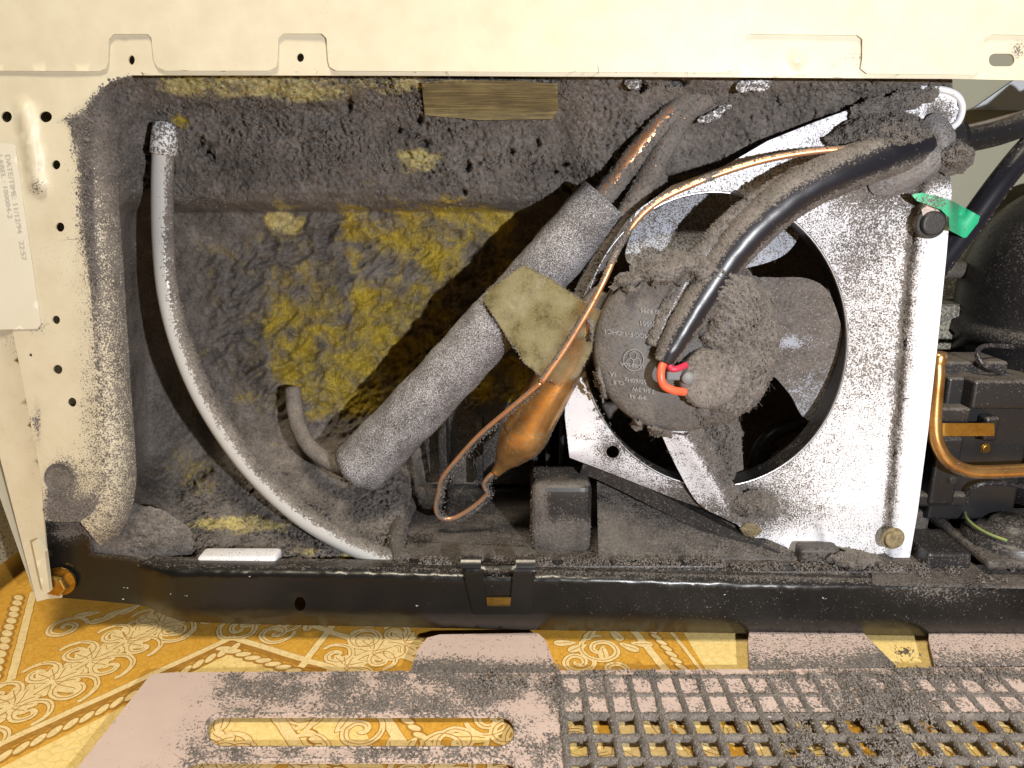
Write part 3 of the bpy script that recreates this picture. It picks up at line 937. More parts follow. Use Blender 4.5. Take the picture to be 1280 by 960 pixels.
wool = np.clip(wool * (0.88 + 0.75 * fbm(Q * 45 + 2, 3)), 0, 1)
pits = [(247, 177, 8, 8), (255, 186, 12, 9), (262, 196, 8, 7), (190, 178, 5, 14), (530, 179, 6, 5), (584, 208, 6, 8), (437, 130, 4, 9), (524, 150, 4, 6), (580, 240, 4, 4), (225, 622, 5, 10), (240, 608, 6, 8), (252, 596, 6, 6), (262, 588, 5, 5), (640, 190, 4, 4), (672, 178, 4, 7), (800, 108, 8, 8), (845, 103, 14, 5), (500, 163, 3, 4), (690, 215, 8, 3), (705, 205, 6, 3)]
for cx, cy, rx, ry in pits:
    disp -= 0.010 * sstep(1.3, 0.6, np.hypot((px - cx) / rx, (py - cy) / ry) + 0.35 * fbm(Q * 500, 2))
Y = D0 - disp
V = PY_(px, py, Y)
ny, nx = GX.shape
i = np.arange(ny - 1)[:, None] * nx; j = np.arange(nx - 1)[None]
F = np.stack([i + j, i + j + 1, i + nx + j + 1, i + nx + j], -1).reshape(-1, 4)
# cut the sheet away where the floor pan and the deep right end are open
cx_, cy_ = px[F].mean(1), py[F].mean(1)
keep = ~((cx_ > 534) & (cy_ > 600)) & ~((cx_ > 1150) & (cy_ > 150))
F = F[keep]
ins_o = thing("insulation_lining", "thick grey brown dust over yellow glass wool lining the back of the compartment", "insulation", (-0.05, 0.10, 0.03))
mat_ = build("dust_mat", V, [F], M['insulation'], ins_o, True, {"wool": wool, "pale": np.clip(sstep(135, 122, py) + gauss(px, py, 528, 200, 50, 30) + sstep(630, 640, py) * .8 + gauss(px, py, 356, 276, 30, 30), 0, 1)})
wt = upper_m * (1 - smoothL) * (1 - wool) * (1 - 0.7 * felt) + 0.012
wt[(px > 730) & (py > 230)] = 0
pts = sample(V, F, 40000, wt * (1 + .9 * np.sign(fbm(Q * 120 + 4, 2))) )
fluff(pts, 0.00052, mat_, fibre=0.12, lo=.4, hi=1.7)
# fibres of glass wool standing out of the yellow patches
pts = sample(V, F, 5000, np.clip(wool - 0.35, 0, 1) * (px < 720))
mat_plain('wool_fibre', (0.36, 0.28, 0.05), 0.9, col2=(0.58, 0.50, 0.18), cscale=90, spec=0.1)
fluff(pts, 0.00042, mat_, "wool_fibre", M['wool_fibre'], fibre=0.7)
hp_ = sample(V, F, 420, upper_m * (1 - wool) * (px < 1150) * ((px < 700) | (py < 200)))
hairs(hp_, mat_, .006)
hairs(sample(V, F, 1100, np.clip(wool - .4, 0, 1) * (px < 720)), mat_, .004, M['wool_fibre'], .00010, 'wool_strand', .15)
bs = lambda a, b: PY_(a, b, hf_depth(a, b) - 0.0068 + 0.0007 * fbm(np.c_[a * 0.01, b * 0.2, 0 * a], 3))
plate("board_strip", [(527, 103), (560, 100), (640, 101), (697, 104), (698, 138), (690, 149), (600, 150), (531, 144)], bs, M['board'], ins_o, step=4, th=0.004)

# deep steel wall at the right, with its pale label
bw = thing("rear_steel_wall", "olive beige steel wall deep inside at the upper right beside the black pipes", "panel", (0.33, 0.17, 0.05))
plate("wall_sheet", [(1080, 60), (1420, 60), (1420, 620), (1080, 620)], flat(0.165), M['back_steel'], bw, step=25, th=0.002, attrs={"dust": lambda a, b: 0.12 + 0.4 * sstep(300, 345, b)})
plate("label", [(1215, 137), (1272, 97), (1420, 90), (1420, 140)], flat(0.1625), M['label_blue'], bw, step=25, th=0.0006)
build("brace", *tube(P(np.array([1100., 1180, 1290]), np.array([340., 338, 336]), np.array([.13, .13, .13])), 0.006, 10)[:2], M['black_plastic'], bw, True, {"dust": 0.75})
build("ledge", *box(P(1080, 440, 0.12), P(1330, 372, 0.155), 0.003), M['back_steel'], bw, False, {"dust": 0.5})

# ================================================================== base rail
rail = thing("base_rail", "black enamelled steel rail across the bottom of the refrigerator back", "rail", (0.0, 0.0, 0.012))
top = np.array([(57, 652), (66, 650), (104, 655), (112, 672), (116, 692), (164, 697), (184, 702), (200, 706), (240, 707), (480, 710), (700, 714), (1000, 722), (1180, 726), (1345, 731)], float)
bot = np.array([(1345, 797), (1000, 793), (640, 787), (400, 782), (300, 780), (228, 777), (205, 769), (185, 759), (170, 755.5), (110, 750), (62, 746)], float)
rail_out = np.vstack([top, bot])
topi = lambda x: np.interp(x, top[:, 0], top[:, 1]); boti = lambda x: np.interp(x, bot[::-1, 0], bot[::-1, 1])
def rail_y(px, py):
    y = lerp(0.010, -0.004, sstep(165, 222, px))
    tp = topi(px); bt = boti(px)
    f = (py - tp) / (bt - tp)
    y = y + 0.006 * sstep(0.12, 0.0, f) * sstep(160, 215, px) + 0.007 * sstep(0.80, 1.02, f) * sstep(150, 215, px)
    y = y + 0.0005 * fbm(np.c_[px * 0.01, py * 0.02, 0 * px], 2)
    y = y - 0.0012 * sstep(10, 4, np.hypot(px - 375, (py - 755) * 0.8)) * sstep(3, 6, np.hypot(px - 375, (py - 755) * .8))
    return y
rail_s = lambda a, b: PY_(a, b, rail_y(a, b))
ro, rV, rF, rv = plate("rail_face", rail_out, rail_s, M['black_enamel'], rail, [circle(375, 755, 7, 9, 20)], step=7, bstep=5, th=0.0012,
      attrs={"dust": lambda a, b: 0.10 + 0.34 * sstep(0.10, 0.0, (b - topi(a)) / 80) + 0.12 * sstep(500, 900, a) + 0.55 * gauss(a, b, 85, 665, 26, 14) + 0.3 * gauss(a, b, 1180, 735, 60, 16)})
# folded top edge running back under the tray
xs = np.linspace(186, 1345, 120)
r0 = PY_(xs, topi(xs) - 0.3, rail_y(xs, topi(xs)) + 0.0004)
r1 = r0 + np.array([0, 0.012, -0.0012]); r2 = r0 + np.array([0, 0.013, -0.02])
k = np.arange(len(xs) - 1); nn_ = len(xs)
build("top_fold", np.vstack([r0, r1, r2]), [np.vstack([np.stack([k, k + 1, k + 1 + nn_, k + nn_], -1), np.stack([k, k + 1, k + 1 + nn_, k + nn_], -1) + nn_])], M['black_enamel'], rail, False, {"dust": np.concatenate([np.full(nn_, .35), np.full(2 * nn_, .55)])})
pt = sample(rV, rF, 1500, np.clip(sstep(0.08, 0.0, (rv[:, 1] - topi(rv[:, 0])) / 80) * sstep(430, 560, rv[:, 0]), 0, 1))
fluff(pt + rng.normal(0, .0005, pt.shape), 0.00042, ro)
# scuffs: pale chips
ch = []
for a, b in [(157, 734), (153, 748), (213, 741), (232, 744), (274, 713), (312, 720), (521, 756), (432, 716), (1030, 747), (905, 742)]:
    ch.append(sample(PY_(np.array([a - 3., a + 3, a]), np.array([b, b + 1., b + 2.5]), rail_y(np.array([a * 1.]), np.array([b * 1.])) - 0.0002), np.array([[0, 1, 2]]), 5))
fluff(np.vstack(ch), 0.00024, ro, "paint_chips", M['white_plastic'], fibre=0.3)
def hexbolt(name, px, py, y, rpx, mat, parent, hpx=10, tilt=(0, -1, 0), washer=1.25, seg=6):
    c = P(px, py, y); s = mm_px(c); r = rpx * s; h = hpx * s
    V1, F1 = lathe([(0, h), (r * .80, h), (r * .93, h * .93), (r, h * .78), (r, 0.0)], c, tilt, seg, a0=0.3, a1=0.3 + 2 * math.pi)
    V2, F2 = lathe([(r * .5, h * .12), (r * washer, h * .12), (r * washer * 1.02, 0.0), (r * washer, -h * .1)], c, tilt, 28)
    o = build(name, V1, F1, mat, parent, False)
    build("washer", V2, F2, mat, o, False)
    return o
hexbolt("hex_bolt", 76, 726, 0.0075, 15, M['brass'], rail, 15)
# spring clip hooked over the rail
clip = thing("spring_clip", "black U shaped spring clip hooked over the middle of the base rail", "clip", P(622, 768, -0.006))
clip_out = np.array([(576, 702), (601, 702), (602, 707), (644, 707), (646, 702), (668, 702), (669, 709), (664, 768), (592, 768), (584, 735)])
cs = lambda a, b: PY_(a, b, -0.0066 + 0.004 * sstep(714, 702, b))
plate("clip_plate", clip_out, cs, M['black_enamel'], clip, [np.array([(604, 712), (642, 712), (638, 758), (608, 758), (606, 735)])], step=5, bstep=4, th=0.0014, attrs={"dust": 0.12})
plate("catch", [(608, 747), (640, 747), (639, 759), (609, 759)], flat(-0.0058), M['brass'], clip, step=6, th=0.001)
for a, b in ((576, 601), (645, 669)):
    p0 = np.array([[-0.0062, 0], [-0.0045, .0042], [0.0005, .0055], [0.006, .0045]])
    xa, xb = P(a, 703, -.0045), P(b, 703, -.0045)
    hv = []
    for (yy, zz) in p0:
        hv += [[xa[0], yy, xa[2] + zz - 0.003], [xb[0], yy, xb[2] + zz - 0.003]]
    hv = np.array(hv); kk = np.arange(3) * 2
    hk = build("hook", hv, [np.stack([kk, kk + 1, kk + 3, kk + 2], -1)], M['black_enamel'], clip, True, {"dust": np.repeat([.1, .1, .55, .9], 2)})
# white plastic block lying behind the rail
wb = thing("white_plastic_block", "white plastic block lying in the dust behind the left of the rail", "block", P(296, 706, 0.016))
build("block", *box((P(247, 700, .012)[0], .010, .045), (P(346, 700, .012)[0], .024, P(300, 697, .010)[2]), 0.0025, 3), M['white_paint'], wb, True, {'dust': .27})
# ================================================================== evaporation tray
tray = thing("drip_tray", "dust covered black plastic tray on the compartment floor behind the rail", "tray", (0.06, 0.07, 0.045))
to_, tV, tF, tv_ = plate("tray_floor", [(490, 705), (500, 660), (545, 575), (600, 560), (900, 570), (1010, 705)], (lambda a, b: PZ_(a, b, .046 + .0012 * fbm(np.c_[a * .03, b * .05, 0 * a], 3))), M['black_plastic'], tray, step=6, th=0.002, tdir=(0, 0, -1),
      attrs={"dust": lambda a, b: 0.60 + 0.15 * fbm(np.c_[a * .02, b * .03, 0 * a], 2) - 0.35 * gauss(a, b, 525, 676, 14, 8)})
fluff(sample(tV, tF, 1800, .2 + (fbm(tV * 60, 2) > 0)), .0004, to_)
plate("back_wall", [(540, 605), (528, 540), (560, 505), (720, 495), (722, 605)], flat(0.135), M['black_plastic'], tray, step=9, th=0.002, attrs={"dust": lambda a, b: 0.42 + 0.2 * sstep(560, 600, b)})
for a in (556, 600, 668, 684, 700):
    lo, hi = P(a - 4, 596, .13), P(a + 4, 500 if a > 640 else 520, .13)
    V, F_ = box((lo[0], .112, lo[2]), (hi[0], .1345, hi[2]), .001)
    build("rib", V, F_, M['black_plastic'], tray, False, {"dust": 0.38})
def bump(amp, sc):
    return lambda V, d: amp * fbm(V * sc, 3, .55, billow=True)
pth = catmull(PZ_(np.array([507., 498, 496, 501, 512, 524]), np.array([704., 692, 672, 650, 630, 616]), np.array([.047, .050, .052, .052, .050, .047])), 8)
V, F_, N_ = tube(pth, 9.5 * mm_px(pth), 14, disp=bump(.0012, 300))
o = build("side_rim", V, F_, M['black_plastic'], tray, True, {"dust": .85})
fluff(sample(V, F_[0], 700), .0005, o)
# raised boss
c0, c1 = P(664, 700, .034), P(741, 606, .034)
bm_ = bmesh.new(); bmesh.ops.create_cube(bm_, size=1)
for v_ in bm_.verts:
    v_.co = Vector(((c0[0] + c1[0]) / 2 + v_.co.x * (c1[0] - c0[0]), .052 + v_.co.y * .036, (.044 + c1[2]) / 2 + v_.co.z * (c1[2] - .044)))
bmesh.ops.bevel(bm_, geom=list(bm_.edges), offset=.005, segments=3, profile=.5, affect='EDGES')
bmesh.ops.subdivide_edges(bm_, edges=list(bm_.edges), cuts=7, use_grid_fill=True)
V, F_ = bm_arrays(bm_)
fx = (V[:, 0] - c0[0]) / (c1[0] - c0[0]); fz = (V[:, 2] - .050) / (c1[2] - .050)
bd = .30 + .5 * sstep(.34, .16, fx) + .55 * sstep(.48, .36, fz) + .45 * sstep(.93, 1.0, fz)
o = build("boss", V, F_, M['black_plastic'], tray, True, {"dust": bd})
fluff(sample(V, np.vstack([f for f in F_ if f.shape[1] == 4]), 1100, np.clip(bd - .6, 0, 1)), .00045, o)
# small inner step in front of the floor
plate("front_step", [(520, 678), (660, 684), (662, 703), (506, 700), (506, 682)], level(0.049), M['black_plastic'], tray, step=7, th=0.003, tdir=(0, 0, -1), attrs={"dust": lambda a, b: 0.86 - 0.5 * gauss(a, b, 525, 677, 14, 7)})
# front lip
for (xa, xb, za) in ((498, 576, .0508), (600, 646, .0515), (668, 905, .0500), (915, 1160, .0462)):
    a_, b_ = P(xa, 705, .012), P(xb, 705, .012)
    V, F_ = box((a_[0], .0085, .036), (b_[0], .0165, za), .0012)
    o = build("front_lip", V, F_, M['black_plastic'], tray, False, {"dust": 0.25})
    n_ = int((xb - xa) * 6)
    q = np.c_[rng.uniform(a_[0], b_[0], n_), rng.uniform(.0085, .0175, n_), za + rng.exponential(.0006, n_)]
    q2 = np.c_[rng.uniform(a_[0], b_[0], n_ // 2), np.full(n_ // 2, .0085), za - rng.exponential(.0025, n_ // 2)]
    wv = perlin(np.c_[q[:, 0] * 90, q[:, 0] * 0, q[:, 0] * 0]) > -0.25
    fluff(np.vstack([q[wv], q2]), .00055, o)
# sloping wall toward the fan and its top rail
ramp_y = lambda a, b: np.interp(b, [570, 600, 700], [.078, .066, .022])
wo, wV, wF, wv_ = plate("sloped_wall", [(746, 594), (766, 590), (870, 636), (985, 686), (1000, 700), (960, 704), (748, 700)], lambda a, b: PY_(a, b, ramp_y(a, b) - .001 * fbm(np.c_[a * .03, b * .03, 0 * a], 2)), M['black_plastic'], tray, step=8, th=.002,
      attrs={"dust": lambda a, b: 0.54 + .22 * fbm(np.c_[a * .015, b * .02, 0 * a], 3) - .3 * gauss(a, b, 845, 690, 10, 6)})
fluff(sample(wV, wF, 1600, .3 + (fbm(wV * 60, 2) > 0)), .0004, wo)
pa = catmull(P(np.array([728., 760, 850, 930, 986]), np.array([580., 592, 637, 677, 702]), np.array([.056, .054, .046, .036, .028])), 6)
V, F_, N_ = tube(pa, .0072, 4, up=(0, -1, 1.0))
build("top_rail", V, F_, M['black_plastic'], tray, False, {"dust": 0.36})
pa = catmull(P(np.array([985., 1000, 1040]), np.array([684., 690, 700]), np.array([.026, .024, .020])), 5)
build("corner_block", *box(P(1000, 706, .018), P(1042, 676, .030), .002), M['black_plastic'], tray, False, {"dust": 0.5})
# loose dust heaps at the fan's foot
def heap(name, label, cx, cy, y, rx, ry, seed, parent=None, n=1400, dep=.010):
    t = thing(name, label, "dust", P(cx, cy + ry, y))
    u, v = np.meshgrid(np.linspace(0, 1, 40), np.linspace(0, 2 * np.pi, 60, endpoint=False), indexing='ij')
    X = cx + rx * u * np.cos(v); Yp = cy + ry * u * np.sin(v)
    q = PY_(X.ravel(), Yp.ravel(), np.full(X.size, y))
    hgt = dep * (1 - u.ravel() ** 2) * (0.8 + .8 * fbm(q * 150 + seed, 3, .55, billow=True))
    q[:, 1] -= hgt
    q += (u.ravel() ** 2)[:, None] * .003 * np.stack([fbm(q * 200, 2), 0 * hgt, fbm(q * 200 + 8, 2)], -1)
    i = np.arange(39)[:, None] * 60; j = np.arange(60)[None]; j2 = (j + 1) % 60
    f = np.stack([i + j, i + j2, i + 60 + j2, i + 60 + j], -1).reshape(-1, 4)
    o = build("clod", q, [f], M['dust'], t, True)
    fluff(sample(q, f, n), .0006, o, fibre=.1)
    return t

# ================================================================== condenser fan
fan = thing("condenser_fan", "dusty condenser fan with white speckled steel shroud, grey motor and blades", "fan", P(1000, 700, .03))
HC = (893, 424, 166, 184)
hole = circle(HC[0], HC[1], HC[2], HC[3], 90)
sh_out = np.array([(708, 470), (740, 380), (752, 330), (790, 268), (840, 232), (905, 208), (960, 176), (1020, 152), (1080, 130), (1130, 118), (1165, 112), (1190, 113), (1203, 124), (1205, 140), (1198, 158), (1186, 170), (1186, 208), (1188, 222), (1190, 240),
                   (1183, 320), (1172, 430), (1160, 540), (1147, 640), (1136, 704), (1100, 708), (1062, 690), (1036, 680), (1028, 700), (1005, 698), (945, 673), (920, 655), (880, 636), (840, 622), (770, 594), (712, 572), (706, 520)], float)
def crease(py): return np.interp(py, [190, 230, 320, 650, 710], [1160, 1152, 1139, 1112, 1106])
def sh_y(px, py):
    y = np.full_like(px, .034)
    y = y - .006 * sstep(-5, 6, px - crease(py)) * sstep(205, 230, py)
    y = y + .0022 * np.exp(-((px - crease(py)) / 6) ** 2) * sstep(215, 250, py)
    # lip pressed round the ear
    d = np.hypot((px - 1176) / 1.0, (py - 140) / 1.0)
    y = y - .0025 * np.exp(-((d - 24) / 4) ** 2) * (px > 1140)
    # pressed foot pad
    dd = np.hypot((px - 1070) / 55, (py - 672) / 55)
    y = y - .0042 * sstep(-4, 4, px - np.interp(py, [618, 624, 634, 652, 672, 692], [1062, 1040, 1026, 1020, 1026, 1036])) * sstep(616, 626, py) * sstep(1105, 1085, px)
    # embossed stiffener at the left and the folded lower edge
    y = y - .003 * np.exp(-(((px - 720) * .45 + (py - 560)) / 12) ** 2) * sstep(900, 860, px) * sstep(700, 712, px)
    y = y + .010 * sstep(0, 26, py - np.interp(px, [700, 770, 840, 920, 945], [560, 580, 606, 640, 655])) * sstep(930, 880, px)
    y = y + .0005 * fbm(np.c_[px * .012, py * .012, 0 * px], 2)
    return y
def sh_dust(px, py):
    a = .40 + .14 * fbm(np.c_[px * .012, py * .012, 2 + 0 * px], 3)
    a = a + .05 * gauss(px, py, 1090, 300, 60, 90) + .04 * np.exp(-((px - 1080) / 35) ** 2) * sstep(560, 300, py) - .18 * gauss(px, py, 1100, 600, 60, 90)
    a = a + .55 * np.exp(-((px - crease(py) + 2) / 5) ** 2) * sstep(200, 240, py) * sstep(700, 640, py)
    a = a - .26 * sstep(8, 24, px - crease(py)) * sstep(250, 300, py)
    a = a + .6 * gauss(px, py, 925, 632, 42, 22) + .12 * gauss(px, py, 1000, 640, 40, 14) + .4 * gauss(px, py, 880, 615, 40, 14) - .30 * gauss(px, py, 1000, 680, 40, 14)
    a = a + .35 * gauss(px, py, 1170, 150, 16, 20) - .22 * np.exp(-((np.hypot(px - 1176, py - 140) - 24) / 5) ** 2) * (px > 1150)
    a = a + .05 - .16 * np.exp(-((py - 222 + (px - 860) * .40) / 12) ** 2) * (px < 1060)
    a = a + .30 * gauss(px, py, 1080, 230, 60, 26) + .03 * gauss(px, py, 1090, 430, 30, 200)
    a = a + .55 * gauss(px, py, 1170, 215, 30, 14) - .25 * gauss(px, py, 725, 535, 22, 60) + .35 * gauss(px, py, 765, 565, 14, 12) + .3 * gauss(px, py, 728, 545, 18, 5) - .2 * sstep(580, 640, py) * sstep(830, 760, px)
    return a
so, sV, sF, sv = plate("shroud", sh_out, lambda a, b: PY_(a, b, sh_y(a, b)), M['white_paint'], fan, [hole, circle(766, 565, 8, 8, 16)], step=6, bstep=4.5, th=.0014, attrs={"dust": sh_dust})
fluff(sample(sV, sF, 3000, np.clip(sh_dust(sv[:, 0], sv[:, 1]) - .52, 0, 1)), .0005, so)
fluff(sample(sV, sF, 900, np.clip(sh_dust(sv[:, 0], sv[:, 1]) - .3, 0, 1)), .00035, so)
# white rolled edge of the ear
e_ = catmull([(1150, 111), (1178, 112), (1196, 119), (1203, 134), (1198, 152), (1184, 163)], 8)
build("rolled_edge", *tube(PY_(e_[:, 0], e_[:, 1], .0315 + 0 * e_[:, 0]), .0018, 10)[:2], M['white_paint'], fan, True, {"dust": .2})
# collar round the opening
ring = np.vstack([hole, hole[:1]])
rp = PY_(ring[:, 0], ring[:, 1], .0335 + 0 * ring[:, 0])
build("opening_lip", *tube(rp, .0008, 8, cap=False)[:2], M['hole_edge'], fan, True)
rb = rp * 1.0; rb[:, 1] += .016
nr_ = len(ring); k = np.arange(nr_ - 1)
build("collar", np.vstack([rp, rb]), [np.stack([k, k + 1, k + 1 + nr_, k + nr_], -1)], M['black_plastic'], fan, True, {"dust": .35})
q = rp[rng.integers(30, 60, 500)] + rng.normal(0, .001, (500, 3)); fluff(q, .0005, fan, "dust_fluff")
# blades
def blade(outline, yf, dust, mat='blade'):
    o = catmull(outline, 6, True)
    ob, V, f, v = plate("blade", o, lambda a, b: PY_(a, b, yf(a, b)), M[mat], fan, step=8, bstep=6, th=.0022, attrs={"dust": dust})
    fluff(sample(V, f, 500, np.clip(dust(v[:, 0], v[:, 1]) - .5, 0, 1) + .01), .00045, ob)
    return ob
blade([(782, 322), (794, 284), (836, 248), (895, 234), (960, 248), (1000, 280), (986, 314), (950, 331), (905, 338), (840, 340), (800, 334)],
      lambda a, b: .046 - .0002 * (b - 290) + .00006 * (a - 860), lambda a, b: .50 + .10 * fbm(np.c_[a * .03, b * .03, 0 * a], 2) - .06 * sstep(900, 960, a))
blade([(938, 352), (975, 347), (1012, 349), (1036, 366), (1052, 410), (1056, 455), (1050, 492), (1032, 527), (1005, 522), (988, 494), (966, 468), (950, 452), (930, 400)],
      lambda a, b: .043 + .00018 * (b - 430), lambda a, b: .74 - .22 * sstep(440, 500, b) * sstep(960, 1000, a) - .5 * gauss(a, b, 985, 428, 26, 7))
blade([(868, 520), (905, 512), (924, 545), (928, 600), (905, 606), (868, 585), (850, 545)], lambda a, b: .056 - .0001 * (b - 560), lambda a, b: .98 + 0 * a)
blade([(745, 410), (775, 385), (800, 440), (790, 520), (768, 500), (744, 460)], lambda a, b: .064 + 0 * a, lambda a, b: .8 + 0 * a)
# motor
mc = P(855, 436, .004); s_ = mm_px(mc)
R_ = 112 * s_
prof = [(0, -.002), (R_ * .55, -.0018), (R_ * .90, -.0008), (R_ * .975, .001), (R_, .005), (R_, .022), (R_ * .93, .030), (R_ * .5, .036)]
V, F_ = lathe(prof[1:], mc, (0.02, 1, 0.0), 96)
V0, F0 = lathe([(R_ * .55 * k / 6, -.002 + .0002 * k / 6) for k in range(7)], mc, (0.02, 1, 0), 96)
nse = fbm(V * 110, 3, .5, billow=True)
V2, F2 = merge([(V0, F0), (V, F_)])
def motor_dust(V):
    dx = (V[:, 0] - mc[0]) / R_; dz = (V[:, 2] - mc[2]) / R_
    r = np.hypot(dx, dz)
    a = .44 + .62 * sstep(.05, .35, dx) + .5 * sstep(.35, .7, dz + .2 * dx) + .55 * sstep(.82, 1.0, r)
    return np.clip(a, 0, 1.1)
md = motor_dust(V2)
mo = build("motor", V2, F2, M['motor_label'], fan, True, {"dust": md})
# thick felt of dust on the motor's right and upper side
th_ = np.linspace(0, 2 * np.pi, 150, endpoint=False); rr = np.linspace(0.02, 1.10, 64)
TH, RR = np.meshgrid(th_, rr, indexing='ij')
dx, dz = RR * np.cos(TH), RR * np.sin(TH)
X = mc[0] + dx * R_; Z = mc[2] + dz * R_
cover = sstep(.10, .34, dx + .15 * fbm(np.stack([X, 0 * X, Z], -1) * 120, 3)) * sstep(-1.05, -.6, dz + .5 * dx * 0)
cover = np.maximum(cover, sstep(.66, .84, dz + .25 * fbm(np.stack([X, 0 * X + 1, Z], -1) * 120, 3)))
cover = np.maximum(cover, .8 * sstep(.95, 1.05, RR + .16 * fbm(np.stack([X, 0 * X + 2, Z], -1) * 90, 3)) * sstep(-.1, .2, fbm(np.stack([X, 0 * X + 7, Z], -1) * 60, 2)))
nz = fbm(np.stack([X, 0 * X, Z], -1) * 330, 4, .6, billow=True); nz2 = fbm(np.stack([X, 0 * X + 3, Z], -1) * 900, 2, .6, billow=True)
Yf = mc[1] - .0035 - cover * (.0035 + .0038 * nz + .0012 * nz2) + np.where(RR > .95, (RR - .95) * .09, 0) + (1 - cover) * .004
Vd = np.stack([X + .004 * fbm(np.stack([X, Yf, Z], -1) * 140 + 4, 2) * sstep(.8, 1.1, RR), Yf, Z + .004 * fbm(np.stack([X, Yf, Z], -1) * 140 + 9, 2) * sstep(.8, 1.1, RR)], -1).reshape(-1, 3)
nt_, nr2 = TH.shape
i = np.arange(nt_)[:, None] * nr2; i2 = ((np.arange(nt_) + 1) % nt_)[:, None] * nr2; j = np.arange(nr2 - 1)[None]
Fd = np.stack([i + j, i + j + 1, i2 + j + 1, i2 + j], -1).reshape(-1, 4)
Fd = Fd[cover.ravel()[Fd].mean(1) > .25]
do = build("dust_felt", Vd, [Fd], M['dust'], mo, True)
fluff(sample(Vd, Fd, 4200, cover.ravel()), .00055, do, fibre=.15)
# hub with the plug
hc = P(888, 474, -.004); hr = 38 * mm_px(hc)
V, F_ = lathe([(0.0002, -.004), (hr * .5, -.004), (hr * .86, -.0036), (hr, -.002), (hr * 1.03, .006)], hc, (0, 1, 0), 48)
V = V + .0006 * np.stack([fbm(V * 300, 2), fbm(V * 300 + 4, 2), fbm(V * 300 + 8, 2)], -1)
ho = build("hub_cap", V, F_, M['grey_wrap'], fan, True, {"dust": .80})
fluff(sample(V, F_[0], 900, np.linalg.norm(V - hc, axis=1) > hr * .5), .00045, ho)
build("plug", *box(P(833, 476, -.006), P(864, 458, -.001), .001), M['grey_plug'], fan, False)
V, F_ = lathe([(0.0001, -.001), (.0028, -.001), (.0036, .0), (.0036, .004)], P(860, 473, -.008), (0, 1, 0), 18)
build("pin", V, F_, M['grey_plug'], fan, True)
# rating print on the motor face (worn, upside down)
ms = lambda a, b: PY_(a, b, .0017 + 0 * a)
for (s, x, y, k) in (("1500 RPM", 834, 393, 8), ("HJ0501", 824, 408, 8.5), ("MCC F-1-GHC1", 812, 422, 8.5), ("15.08.00A", 806, 460, 7.5), ("50/60Hz", 808, 479, 8), ("1A", 771, 470, 7.5), ("7.5/6.3W", 818, 491, 7.5), ("CL.B", 780, 481, 7), ("IMP 94", 808, 499, 7.5)):
    text_on(s, "rating_print", (x, y - 4), (-k, -.12 * k), (.12 * k, -k * -1.0), ms, M['white_ink'], mo, .0005)
lc = circle(792, 450, 12.5, 13.5, 28); lc = np.vstack([lc, lc[:1]])
build("approval_mark", *tube(PY_(lc[:, 0], lc[:, 1], .0012 + 0 * lc[:, 0]), .00022, 6, cap=False)[:2], M['white_ink'], mo, True)
for a in range(3):
    u = circle(792 + 5 * math.cos(a * 2.1 + .5), 450 + 5.5 * math.sin(a * 2.1 + .5), 4.4, 4.8, 16); u = np.vstack([u, u[:1]])
    build("approval_mark", *tube(PY_(u[:, 0], u[:, 1], .0012 + 0 * u[:, 0]), .00018, 5, cap=False)[:2], M['white_ink'], mo, True)
# mounting arms
def arm_d(a, b): return .37 + .42 * sstep(0, 14, (a - 868) - (b - 570) * .62) + .25 * sstep(608, 640, b)
ao, aV, aF, av = plate("mounting_arm", catmull([(816, 514), (844, 503), (870, 518), (890, 558), (914, 600), (942, 634), (908, 646), (874, 630), (850, 592), (830, 550)], 5, True),
      lambda a, b: PY_(a, b, np.interp(b, [500, 560, 640], [.012, .020, .0325]) - .003 * np.exp(-(((a - 868) - (b - 570) * .62) / 14) ** 2)), M['white_paint'], fan, step=5, bstep=4, th=.002, attrs={"dust": arm_d})
fluff(sample(aV, aF, 1200, np.clip(arm_d(av[:, 0], av[:, 1]) - .5, 0, 1)), .0005, ao)
hexbolt("screw", 828, 521, .010, 8, M['brass'], fan, 5, seg=24)
hexbolt("hex_bolt", 1116, 673, .0245, 11.5, M['rust'], fan, 6, seg=24)
hexbolt("screw", 1164, 279, .024, 15, M['dark_bolt'], fan, 9, seg=32)
for nme, lbl, a in (("dust_heap", "clump of grey dust packed round the foot of the fan motor arm", (942, 630, .030, 30, 17, 1)), ("dust_heap", "small clump of dust between the shroud foot and the rail", (1066, 698, .016, 32, 9, 5)),
                    ("dust_heap", "dust bank beside the motor and lower blade inside the fan opening", (902, 556, .036, 26, 52, 9))):
    heap(nme, lbl, *a, dep=.008)

# ================================================================== drain hose
hose = thing("drain_hose", "milky plastic drain hose hanging in a curve down the left side", "hose", P(482, 697, .01))
hp = catmull(P(np.array([205., 203, 204, 211, 230, 262, 312, 372, 430, 500]), np.array([170., 230, 300, 370, 440, 510, 582, 640, 676, 706]), np.array([.052, .056, .058, .056, .052, .046, .040, .032, .026, .022])), 9)
V, F_, N_ = tube(hp, 13.2 * mm_px(hp), 24)
hd = .20 + .5 * sstep(.0, .55, N_[:, 0] * .75 + N_[:, 2] * .55 - .05) + .10 * np.clip(fbm(V * 60, 2), -1, 1)
hd = hd + .35 * sstep(.5, .9, N_[:, 0] * .6 + N_[:, 2] * .6) - .12 * sstep(0, -.5, N_[:, 0])
o = build("tube", V, F_, M['hose'], hose, True, {"dust": hd})
fluff(sample(V, F_[0], 2200, np.clip(hd - .72, 0, 1)), .0005, o)
cp = P(np.array([206., 206, 205, 205]), np.array([156., 165, 180, 192]), np.array([.052, .051, .0515, .052]))
V, F_, N_ = tube(cp, np.array([14, 15, 16, 16.5]) * mm_px(cp), 24)
build("collar", V, F_, M['hose_collar'], hose, True, {"dust": .50})

